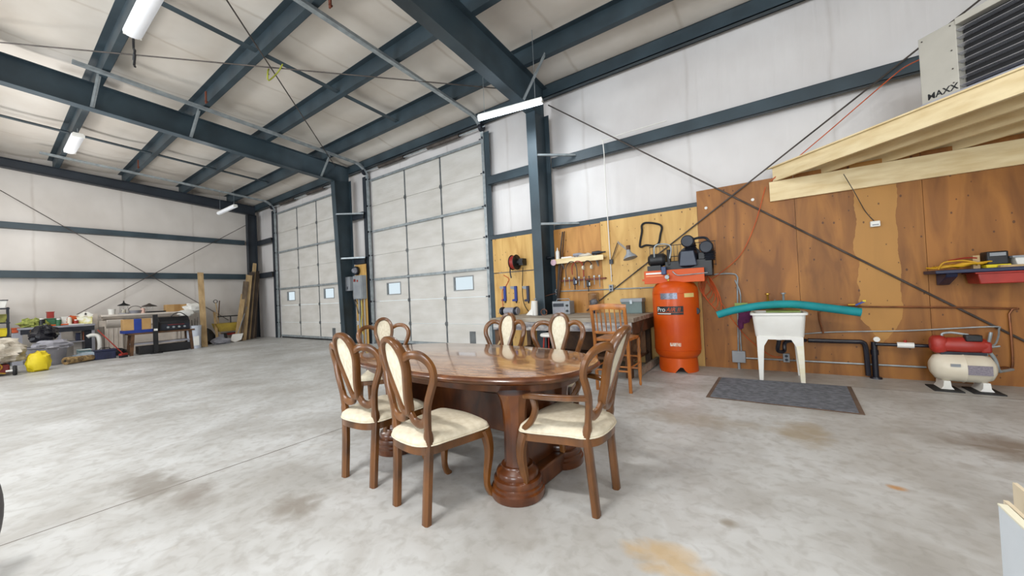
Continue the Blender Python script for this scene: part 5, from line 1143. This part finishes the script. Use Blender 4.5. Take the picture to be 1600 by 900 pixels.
single('air_hose', MB().tube(smooth([(-9.86, 6.42, 1.3), (-9.82, 6.4, .9), (-9.86, 6.38, .6), (-9.8, 6.4, .3)], 4), .01, 6), M_yellow, 'yellow cord hanging below the breaker panel', 'cord')

# ------------------------------------------------------------------ clutter along the far left wall
# lumber leaning in the corner
Mdk = mat('dark_board', (78, 66, 58), (52, 44, 40), .8, 0, (10, 10, 2))
for i, (y0, w_, h_, m_, lab) in enumerate(((5.45, .15, 1.75, M_boardp, 'shortest pale board of the lumber leaning in the far corner'), (5.58, .17, 2.25, M_board, 'brown plank just right of the shortest pale board in the corner stack'), (5.72, .2, 2.5, M_boardp, 'wide pale-brown plank in the left half of the corner stack'),
        (5.83, .16, 2.62, Mdk, 'dark plank in the middle of the corner stack'), (5.92, .12, 2.66, M_board, 'weathered brown plank right of the middle dark one in the corner stack'), (6.0, .12, 3.0, M_boardp, 'tallest board of the corner stack, its pale tip standing above the rest'),
        (6.1, .16, 2.7, Mdk, 'second darkest plank from the right of the corner stack'), (6.2, .15, 2.6, M_board, 'brown plank second from the right of the corner stack'), (6.3, .16, 2.5, Mdk, 'rightmost dark plank leaning in the far corner'))):
    single('leaning_plank', MB().beam((-16.1 - .10 * i, y0 - .1, .0), (-16.5 - .07 * i, min(y0 + .3, 6.44), h_), .035, w_, up=(0, 1, 0)), m_, lab, 'plank', 'lumber in the far corner', flat=True)
# tall board on wall
a0, a1 = onZ(322, 548, 0), onX(312, 426, -16.9)
single('leaning_plank', MB().beam((-15.4, 4.22, 0), onX(313, 426, -16.2), .03, .16, up=(0, 1, 0)), M_boardp, 'tall pale board leaning alone against the far left wall', 'plank', flat=True)
single('leaning_plank', MB().beam(onX(340, 535, -16.2), onX(335, 488, -16.9), .03, .08, up=(0, 1, 0)), M_boardp, 'short pale stake leaning between the tall board and the shovels', 'plank', flat=True)
def tool(nm, foot, top, lab, blade, hm, cat='shovel', dh=True):
    foot = Vector(foot); top = Vector(top); r = root(nm, foot, lab, cat); d = (top - foot).normalized()
    part(r, 'shaft', MB().cyl(foot + d * .28, top, .016, n=8), hm)
    if dh: c = top + d * .06; part(r, 'd_grip', MB().tube([c + Vector((0, .06 * math.cos(t), .06 * math.sin(t))) for t in [2 * PI * i / 10 for i in range(10)]], .012, 6, closed=True), M_black)
    y_ = Vector((0, 1, 0)); bw = blade[0]
    part(r, 'blade', MB().prism([(-bw / 2, .34), (bw / 2, .34), (bw / 2, .08), (0, 0), (-bw / 2, .08)], foot, y_, d, (.02, 0, 0)), blade[1], bevel=.004)
tool('snow_shovel', (-15.95, 5.25, 0), onX(390, 466, -16.6), 'white-bladed shovel leaning in front of the corner lumber', (.34, M_white), M_grey)
tool('garden_shovel', (-16.3, 4.95, 0), onX(374, 472 + 0, -16.9) - Vector((0, .75, 0)), 'shovel with dark D-grip standing right of the tall board', (.26, M_gplas), M_boardp)
tool('spade', (-16.3, 4.82, 0), onX(343, 470, -17.0), 'dark-handled spade leaning right of the pale stake', (.24, M_dark), M_benchleg, dh=False)
c = Vector((-16.6, 5.3, 0))
r = root('yellow_cart', c, 'yellow and red wheeled cart against the wall between the shovels and the lumber', 'cart')
part(r, 'tray', MB().prism([(-.5, .55), (.5, .55), (.4, .25), (-.4, .25)], (-16.9, 5.35, .15), (0, 1, 0), (0, 0, 1), (.5, 0, 0)), mat('yellow_mesh', (186, 160, 60), (150, 126, 50), .6)); part(r, 'red_frame', MB().b2((-16.8, 5.1, .25), (-16.5, 5.6, .32)), M_red)
for yy in (5.1, 5.6): part(r, 'wheel', MB().lathe([(0, -.04), (.16, -.04), (.17, 0), (.16, .04), (0, .04)], (-16.45, yy, .17), 18, 'Y'), M_rubber)
part(r, 'handlebar', MB().tube([(-16.6, 4.95, .95), (-16.6, 5.75, .95)], .02, 8).cyl((-16.6, 5.35, .6), (-16.6, 5.35, .95), .02, n=8), M_black)
c = Vector((-15.9, 4.72, 0)); single('rubble_heap', MB().blob(c + Vector((0, .1, .08)), (.2, .26, .16), 14, .5, 4, 3, zmin=.0), M_gplas, 'small heap of pale crumpled rubbish on the floor by the shovels', 'rubbish', angle=20)
single('black_bag', MB().blob((-16.5, 4.5, .2), (.3, .3, .36), 14, .3, 3, 6, zmin=0.0), M_black, 'low black bag on the floor behind the tall board', 'bag', angle=20)
r = root('red_jack', (-16.3, 4.42, 0), 'small red floor jack standing behind the tall board', 'jack'); part(r, 'body', MB().b2((-16.4, 4.38, 0), (-16.2, 4.5, .5)), M_red, bevel=.01); part(r, 'base', MB().b2((-16.45, 4.34, 0), (-16.15, 4.54, .04)), M_dark)
# white bin with sticks
c = Vector((-15.3, 3.93, 0))
r = root('waste_bin', c, 'tall translucent white bin holding sticks at the right end of the black grill', 'bin')
part(r, 'bin_body', MB().lathe([(0, 0), (.16, 0), (.19, .72), (.2, .74), (.17, .74), (.14, .03), (0, .03)], c, 22), mat('translucent_white', (206, 212, 222), (184, 190, 204), .4)); part(r, 'label', MB().b2(c + Vector((.165, -.06, .1)), c + Vector((.175, .08, .4))), M_white)
for k in range(4): single('wooden_stick', MB().cyl(c + Vector((0, -.05 + .03 * k, .06)), c + Vector((.06 - .05 * k, -.14 + .09 * k, .88 + .04 * k)), .011, n=6), M_rod, 'dark stick standing in the tall white bin, %s from the left' % ORD[k], 'stick', 'sticks in the white bin')
# fireplace mantel
MX = -16.75
r = root('fireplace_mantel', (MX, 3.1, 0), 'pale painted fireplace mantel surround standing against the far left wall', 'mantel')
part(r, 'mantel_shelf', MB().b2((MX - .25, 2.08, 1.16), (MX + .18, 4.25, 1.22)), M_mantel, bevel=.01); part(r, 'crown_moulding', MB().prism([(0, 0), (.36, 0), (.30, -.05), (.22, -.10), (0, -.12)], (MX - .22, 2.13, 1.16), (1, 0, 0), (0, 0, 1), (0, 2.07, 0)), M_mantel)
part(r, 'frieze', MB().b2((MX - .15, 2.05, .86), (MX + .02, 4.15, 1.05)), M_mantel)
for yy in (2.36, 3.95):
    part(r, 'corbel', MB().prism([(0, 0), (.2, 0), (.17, -.12), (.05, -.24), (0, -.25)], (MX + .02, yy - .17, 1.06), (1, 0, 0), (0, 0, 1), (0, .34, 0)), M_mantel, bevel=.01)
    pl = MB().b2((MX - .15, yy - .2, .0), (MX + .03, yy + .2, .86))
    for k in range(4): pl.b2((MX + .03, yy - .17 + .1 * k, .12), (MX + .06, yy - .12 + .1 * k, .78))
    part(r, 'fluted_pilaster', pl, M_mantel, bevel=.006); part(r, 'plinth_block', MB().b2((MX - .15, yy - .22, 0), (MX + .07, yy + .22, .12)), M_mantel)
part(r, 'inner_panel', MB().b2((MX - .16, 2.4, 0), (MX - .13, 3.8, .86)), M_mantel)
single('leaning_slab', MB().beam((-17.0, 1.82, 0), (-17.15, 1.82, 1.27), .04, .5, up=(0, 1, 0)), M_mantel, 'plain off-white panel standing left of the mantel', 'panel')
TZ_ = 1.22
def onm(px): return onX(px, 490, MX + .02).y
c = Vector((MX, onm(175), TZ_)); r = root('white_pail', c, 'small white pail on the left end of the mantel', 'pail'); part(r, 'pail_body', MB().lathe([(0, 0), (.07, 0), (.085, .16), (.075, .16), (.06, .01), (0, .01)], c, 16), M_white); part(r, 'pail_rim', MB().lathe([(.075, .155), (.09, .155), (.09, .168), (.075, .168)], c, 16), M_white)
c = Vector((MX, onm(194), TZ_)); r = root('lantern', c, 'glass lantern with a pointed black lid on the mantel', 'lantern')
part(r, 'glass_body', MB().lathe([(0, 0), (.1, 0), (.1, .26), (0, .26)], c, 14), M_glass); part(r, 'black_lid', MB().lathe([(.15, .26), (.13, .29), (.05, .33), (.02, .36), (.015, .42), (0, .42)], c, 16), M_black); part(r, 'base', MB().lathe([(0, 0), (.12, 0), (.12, .03), (0, .03)], c, 14), M_gplas); part(r, 'candle', MB().cyl(c + Vector((0, 0, .03)), c + Vector((0, 0, .14)), .04, n=12), M_cream)
c = Vector((MX, onm(212), TZ_)); r = root('wire_basket', c, 'low wire basket with a hoop handle on the mantel', 'basket'); part(r, 'basket_body', MB().lathe([(.12, 0), (.17, .1), (.16, .1), (.11, .01)], c, 16), M_gplas); part(r, 'hoop_handle', MB().tube([c + Vector((0, .16 * math.cos(t), .1 + .14 * math.sin(t))) for t in [PI * k / 10 for k in range(11)]], .01, 6), M_rod)
c = Vector((MX + .05, onm(223), TZ_)); single('pink_candle', MB().lathe([(0, 0), (.05, 0), (.05, .15), (.04, .16), (0, .16)], c, 14), mat('pink_wax', (228, 190, 176), None, .6), 'small pink candle in the middle of the mantel', 'candle')
c = Vector((MX, onm(234), TZ_)); r = root('lantern', c, 'glass lantern with a flat wide grey lid, right of the pink candle', 'lantern')
part(r, 'glass_body', MB().lathe([(0, 0), (.09, 0), (.09, .2), (0, .2)], c, 14), M_glass); part(r, 'wide_lid', MB().lathe([(.2, .2), (.17, .23), (.06, .28), (.02, .31), (0, .31)], c, 18), M_rod); part(r, 'base', MB().lathe([(0, 0), (.11, 0), (.11, .02), (0, .02)], c, 14), M_rod)
c = Vector((MX, onm(252), TZ_)); r = root('dark_tray', c, 'long dark tray lying on the mantel', 'tray'); part(r, 'base', MB().b2(c + Vector((-.12, -.35, 0)), c + Vector((.12, .3, .03))), M_black, bevel=.005); part(r, 'rim', MB().b2(c + Vector((-.14, -.37, .03)), c + Vector((.14, .32, .045))), M_black)
def carton(nm, a, b_, lab, tape=M_card, dz=0):
    r = root(nm, (Vector(a) + Vector(b_)) / 2 - Vector((0, 0, abs(b_[2] - a[2]) / 2)), lab, 'box')
    part(r, 'carton', MB().b2(a, b_), M_card, bevel=.004)
    a = Vector(a); b_ = Vector(b_); ym = (a.y + b_.y) / 2; w_ = (b_.y - a.y) * .14
    part(r, 'tape', MB().b2((b_.x, ym - w_, a.z), (b_.x + .004, ym + w_, b_.z)).b2((a.x, ym - w_, b_.z), (b_.x, ym + w_, b_.z + .003)), tape)
    return r
carton('cardboard_box', (MX - .15, onm(258), TZ_), (MX + .17, onm(292), TZ_ + .24), 'long plain cardboard box on the right end of the mantel', mat('clear_tape', (170, 130, 80), None, .3))
c = Vector((MX + .2, 4.28, TZ_ - .02)); single('plastic_bag', MB().blob(c + Vector((0, .0, .12)), (.14, .3, .16), 16, .45, 3, 4).blob(c + Vector((.1, -.25, -.06)), (.1, .22, .12), 14, .4, 3, 9), M_white, 'crumpled white plastic bag over the right end of the mantel', 'bag', angle=25)
# bench table with grill
GX = -15.35
r = root('sawhorse_table', (GX, 3.1, 0), 'low brown wooden stand with a dark shelf in front of the mantel', 'stand')
part(r, 'top_board', MB().b2((GX - .3, 2.42, .60), (GX + .25, 3.9, .65)), M_benchleg)
part(r, 'shelf', MB().b2((GX - .25, 2.5, .30), (GX + .2, 3.82, .34)), M_gplas); part(r, 'dark_box_base', MB().b2((GX - .2, 2.62, .02), (GX + .2, 3.8, .24)), M_black)
for yy in (2.47, 3.84):
    for xx in (GX - .22, GX + .18): part(r, 'leg', MB().beam((xx, yy, 0), (xx, yy + (.04 if yy < 3 else -.04), .6), .07, .07), M_benchleg)
r = carton('cardboard_box', (GX - .2, 2.33, .74), (GX + .2, 2.9, 1.06), 'cardboard box with blue tape on the brown stand', M_blue); part(r, 'blue_band', MB().b2((GX - .21, 2.31, .652), (GX + .21, 2.95, .738)), M_blue)
r = root('gas_grill', (GX + .05, 3.45, .65), 'black gas grill body with a row of knobs on the brown stand', 'grill')
part(r, 'grill_body', MB().prism([(-.25, 0), (.25, 0), (.25, .28), (.1, .42), (-.15, .42), (-.25, .28)], (GX - .02, 3.06, .65), (1, 0, 0), (0, 0, 1), (0, .73, 0)), M_black, bevel=.02)
part(r, 'control_panel', MB().b2((GX + .23, 3.1, .68), (GX + .25, 3.78, .85)), M_dark)
for k in range(4): part(r, 'knob', MB().cyl((GX + .25, 3.26 + .13 * k, .75), (GX + .28, 3.26 + .13 * k, .75), .03, n=12), M_galv)
part(r, 'red_stripe', MB().b2((GX + .251, 3.26, .82), (GX + .255, 3.65, .83)), M_red); part(r, 'handle', MB().tube(smooth([(GX + .1, 3.35, 1.05), (GX + .12, 3.45, 1.16), (GX + .12, 3.6, 1.18), (GX + .1, 3.75, 1.06)], 4), .014, 8), M_black)
r = root('black_post', (GX + .3, 2.98, 0), 'tall black post standing in front of the brown stand', 'post'); part(r, 'post', MB().b2((GX + .26, 2.92, .03), (GX + .34, 3.02, 1.16)), M_black); part(r, 'base', MB().b2((GX + .2, 2.85, 0), (GX + .4, 3.1, .03)), M_black); part(r, 'white_sticker', MB().b2((GX + .341, 2.93, .68), (GX + .345, 3.01, .74)), M_white)
# desk with clutter
DX = -16.6
r = root('work_desk', (DX, 1.3, 0), 'long low grey desk loaded with clutter against the far left wall', 'desk')
part(r, 'desktop', MB().b2((DX - .4, .55, .93), (DX + .35, 1.92, .98)), M_gplas); part(r, 'apron', MB().b2((DX + .3, .6, .80), (DX + .34, 1.9, .93)), M_dark)
for yy in (.6, 1.25, 1.88): part(r, 'leg', MB().b2((DX + .26, yy - .03, 0), (DX + .32, yy + .03, .93)), M_gplas)
part(r, 'side_cabinet', MB().b2((DX - .3, 1.72, 0), (DX + .25, 1.9, .92)), M_dark); part(r, 'middle_shelf', MB().b2((DX - .3, 1.3, .48), (DX + .2, 1.72, .51)), M_gplas)
def Yd(px): return onX(px, 500, DX).y
def dbox(nm, p0, p1, h_, m_, lab, z=.98, cat='box', dx=.12, lid=None):
    a, b_ = Yd(p0), Yd(p1); r = root(nm, (DX + .05, (a + b_) / 2, z), lab, cat)
    part(r, 'body', MB().b2((DX - dx, a, z), (DX + dx + .05, b_, z + h_)), m_, bevel=.01); part(r, 'lid', MB().b2((DX - dx - .01, a - .01, z + h_), (DX + dx + .06, b_ + .01, z + h_ + .02)), lid or m_); return r
dbox('green_box', 71, 86, .2, M_green, 'green toolbox on the desk under the red case', dx=.1)
dbox('red_case', 73, 84, .16, M_red, 'small red case stacked on the green toolbox', z=1.205, dx=.1)
dbox('grey_box', 87, 93, .18, M_gplas, 'small dark grey box right of the green toolbox', dx=.1)
dbox('white_carton', 95, 104, .22, M_white, 'white and grey carton standing on the desk', dx=.1)
dbox('yellow_carton', 119, 143, .2, mat('yellow_print', (224, 214, 110), (250, 250, 240), .6, 0, (9, 9, 9)), 'yellow and white printed carton on the right end of the desk')
a = Yd(112); single('orange_bag', MB().blob((DX + .05, a, 1.10), (.14, .16, .14), 14, .25, 3, 2, zmin=.985), mat('orange_plastic', (206, 92, 40), (170, 66, 30), .5), 'orange bag slumped on the desk beside the yellow carton', 'bag', angle=30)
a = Yd(134); r = root('folding_airer', (DX, a, 1.20), 'folded white frame on top of the yellow carton', 'frame'); part(r, 'left_rail', MB().beam((DX, a - .12, 1.21), (DX, a, 1.31), .03, .1), M_white); part(r, 'right_rail', MB().beam((DX, a, 1.31), (DX, a + .12, 1.21), .03, .1), M_white)
dbox('copper_pot', 128, 138, .22, mat('copper_brown', (170, 104, 70), (120, 60, 44), .5), 'brown copper-coloured canister on the desk shelf', z=.515, cat='pot', dx=.08)
dbox('dark_jug', 117, 124, .2, M_navy, 'dark blue jug beside the copper canister on the desk shelf', z=.515, cat='jug', dx=.08)
single('green_garland', MB().blob((-16.45, .82, 1.06), (.15, .24, .13), 18, .7, 5, 3, zmin=.985), mat('yellow_green_foliage', (170, 176, 90), (110, 120, 60), .8, 0, (20, 20, 20)), 'yellow-green artificial garland heaped on the desk', 'garland', angle=10)
for i, (px, h_, r_, m_, lab) in enumerate(((90, .17, .05, M_green, 'small green can on the desk beside the green toolbox'), (107, .2, .045, M_cream, 'cream spray can on the desk left of the orange bag'), (117, .12, .05, M_red, 'short red tin on the desk between the orange bag and the yellow carton'), (64, .2, .06, M_black, 'black bottle on the desk left of the green toolbox'))):
    c = Vector((DX + .22, Yd(px), .98)); r = root('can', c, lab, 'can'); part(r, 'can_body', MB().lathe([(0, 0), (r_, 0), (r_, h_), (0, h_)], c, 14), m_); part(r, 'cap', MB().lathe([(r_ * .7, h_), (r_ * .7, h_ + .03), (0, h_ + .03)], c, 12), M_white)
single('paper_stack', MB().box((DX + .2, 1.55, .995), (.2, .3, .03), rz=.2), M_white, 'flat stack of white paper at the front of the desk', 'paper')
single('long_batten', MB().cyl((DX + .1, 1.0, 1.0), (DX + .3, 1.42, 1.01), .02, n=6), M_orange, 'orange rod lying along the front of the desk', 'rod')
# shelving far left
r = root('metal_shelving', (-16.7, .25, 0), 'dark metal shelving unit with bins at the far left edge', 'shelving')
for yy in (-.75, .42):
    for xx in (-16.9, -16.5): part(r, 'upright', MB().b2((xx - .02, yy - .02, 0), (xx + .02, yy + .02, 1.55)), M_dark)
for z in (.35, .75, 1.12, 1.5): part(r, 'shelf', MB().b2((-16.94, -.78, z), (-16.46, .45, z + .03)), M_dark)
for i, (y_, z, m_, lab) in enumerate(((.01, .78, M_yellow, 'yellow bin on the middle shelf of the far left shelving, right one'), (-.46, .78, M_cream, 'cream bin on the middle shelf of the far left shelving, left one'), (.0, 1.15, mat('olive_bin', (150, 150, 70), (100, 96, 40), .6, 0, (6, 6, 6)), 'olive bin on the upper shelf of the far left shelving'), (.0, 1.53, M_white, 'white bundle on the top of the far left shelving'), (.0, .38, M_black, 'black bin on the lowest shelf of the far left shelving'))):
    r2 = root('storage_bin', (-16.7, y_ + .2, z), lab, 'bin'); part(r2, 'bin_body', MB().prism([(0, 0), (.38, 0), (.42, .2), (-.02, .2)], (-16.85, y_, z), (0, 1, 0), (0, 0, 1), (.3, 0, 0)), m_, bevel=.008); part(r2, 'rim', MB().b2((-16.87, y_ - .03, z + .2), (-16.53, y_ + .43, z + .22)), M_dark if i % 2 else m_)
r = root('orange_crate', (-16.55, .51, .86), 'small orange crate raised on a pale box at the left end of the desk', 'crate')
single('storage_chest', MB().b2((-16.8, .46, 0), (-16.3, .61, .855)), M_gplas, 'narrow grey chest standing under the orange crate', 'chest', bevel=.01); part(r, 'crate_body', MB().b2((-16.7, .47, .86), (-16.4, .60, .97)), mat('orange_plastic', (206, 92, 40)), bevel=.008); part(r, 'rim', MB().b2((-16.72, .46, .97), (-16.38, .61, .99)), mat('orange_plastic', (206, 92, 40)))
# black bag in grey tub
r = root('plastic_tub', (-15.35, .97, 0), 'large round-ended grey plastic tub on the floor', 'tub')
def ov(hx, hy, z, c=(-15.35, .97), k=28): return [(c[0] + hx * math.cos(2 * PI * i / k), c[1] + hy * math.copysign(abs(math.sin(2 * PI * i / k)) ** .7, math.sin(2 * PI * i / k)), z) for i in range(k)]
def loft2(ls):
    n = len(ls[0]); return MB().add(sum(ls, []), [(i * n + j, i * n + (j + 1) % n, (i + 1) * n + (j + 1) % n, (i + 1) * n + j) for i in range(len(ls) - 1) for j in range(n)] + [tuple(range(n))[::-1], tuple(range((len(ls) - 1) * n, len(ls) * n))])
part(r, 'tub_body', loft2([ov(.28, .27, 0), ov(.32, .31, .1), ov(.34, .34, .46), ov(.36, .36, .48), ov(.32, .32, .47), ov(.27, .28, .1)]), M_gplas, angle=40); part(r, 'rolled_rim', MB().tube(ov(.355, .355, .475), .018, 6, closed=True), M_gplas)
single('plastic_sheet', MB().blob((-15.25, 1.05, .5), (.27, .33, .14), 20, .45, 3, 11, zmin=.35), mat('grey_film', (176, 176, 186), (150, 150, 160), .35), 'crumpled pale grey film spilling over the grey tub', 'plastic sheet', angle=20)
single('garbage_bag', MB().blob((-15.5, .93, .80), (.26, .25, .22), 22, .4, 3.5, 5), mat('black_film', (34, 34, 42), (22, 22, 28), .25), 'bulging black garbage bag on top of the grey tub', 'garbage bag', angle=18)
single('yellow_sack', MB().blob((-14.0, .75, .2), (.2, .18, .24), 20, .22, 2.5, 7, zmin=0.0, sq=.75), M_yellow, 'bright yellow sack on the floor in front of the grey tub', 'sack', angle=30)
single('canvas_heap', MB().blob((-14.2, .12, .52), (.45, .48, .28), 30, .35, 3, 13, zmin=.26).blob((-14.1, .32, .42), (.35, .26, .16), 22, .5, 4, 23, zmin=.26), M_canvas, 'heap of cream canvas sheets at the far left', 'canvas', angle=30)
r = root('red_machine', (-13.9, .1, 0), 'dark red machine with a small wheel under the canvas heap', 'machine')
part(r, 'housing', MB().b2((-14.3, -.4, .06), (-13.75, .36, .24)), mat('dark_red_paint', (120, 36, 34), (90, 26, 28), .5), bevel=.03); part(r, 'wheel', MB().lathe([(0, -.03), (.1, -.03), (.11, 0), (.1, .03), (0, .03)], (-13.65, .42, .11), 18, 'Y'), M_rubber)
part(r, 'axle', MB().cyl((-13.65, .3, .11), (-13.65, .46, .11), .02, n=8), M_white); part(r, 'strap', MB().tube(smooth([(-13.74, .2, .3), (-13.72, .26, .2), (-13.7, .2, .1), (-13.68, .3, .06)], 4), .012, 6), M_brass)
# floor things in front of desk
r = root('carpet_roll', (-14.95, 1.47, 0), 'tan patterned carpet roll lying on the floor', 'carpet roll'); a0, a1 = Vector((-14.75, 1.22, .10)), Vector((-15.15, 1.72, .09))
part(r, 'roll', MB().tube([a0, a1], [.095, .07], 20), mat('tan_patterned_carpet', (190, 160, 110), (96, 76, 56), .9, 0, (12, 12, 12))); part(r, 'roll_core', MB().tube([a0 + (a0 - a1).normalized() * .002, a0 + (a0 - a1).normalized() * .006], .03, 12), M_black)
r = root('toolbox', (-15.22, 1.96, 0), 'dark blue toolbox on the floor left of the brown stand', 'toolbox'); part(r, 'body', MB().b2((-15.35, 1.76, 0), (-15.1, 2.16, .22)), M_navy, bevel=.015); part(r, 'lid', MB().b2((-15.36, 1.75, .22), (-15.09, 2.17, .27)), M_navy, bevel=.01); part(r, 'handle', MB().tube([(-15.2, 1.86, .27), (-15.2, 1.88, .31), (-15.2, 2.04, .31), (-15.2, 2.06, .27)], .012, 6), M_black)
single('white_hose', MB().tube(smooth([(-15.9, 1.72, .62), (-15.9, 1.80, .66), (-15.88, 1.92, .62), (-15.85, 1.95, .4), (-15.85, 1.93, .05)], 5), .05, 12), M_white, 'bent white flexible hose standing beside the desk', 'hose')
r = root('carton_blue_white', (-15.6, 1.55, 0), 'small blue and white carton on the floor by the desk', 'box'); part(r, 'carton', MB().b2((-15.75, 1.5, .0), (-15.5, 1.75, .3)), mat('turquoise_print', (120, 190, 200), (230, 240, 244), .6, 0, (8, 8, 8)), bevel=.004); part(r, 'flap', MB().b2((-15.5, 1.5, .29), (-15.38, 1.75, .30)), M_white)
single('crumpled_plastic', MB().blob((-15.3, 1.62, .1), (.2, .25, .14), 14, .5, 4, 17, zmin=0), mat('clear_blue_film', (190, 206, 220), (120, 130, 140), .3), 'crumpled clear plastic on the floor between the tub and the carton', 'plastic', angle=20)
single('dark_rag', MB().blob((-15.9, 2.3, .1), (.14, .22, .1), 16, .4, 4, 19), M_black, 'black cloth bundle on the floor behind the red broom', 'cloth', angle=20)
r = root('red_broom', (-15.0, 2.3, 0), 'red push broom leaning left of the brown stand', 'broom')
part(r, 'handle', MB().cyl((-15.0, 2.28, .1), (-15.7, 1.9, .80), .014, n=8), M_red); part(r, 'head', MB().box((-14.98, 2.28, .09), (.08, .2, .06), rz=.7), M_red, bevel=.01); part(r, 'bristles', MB().box((-14.98, 2.28, .03), (.07, .19, .06), rz=.7), M_dark)
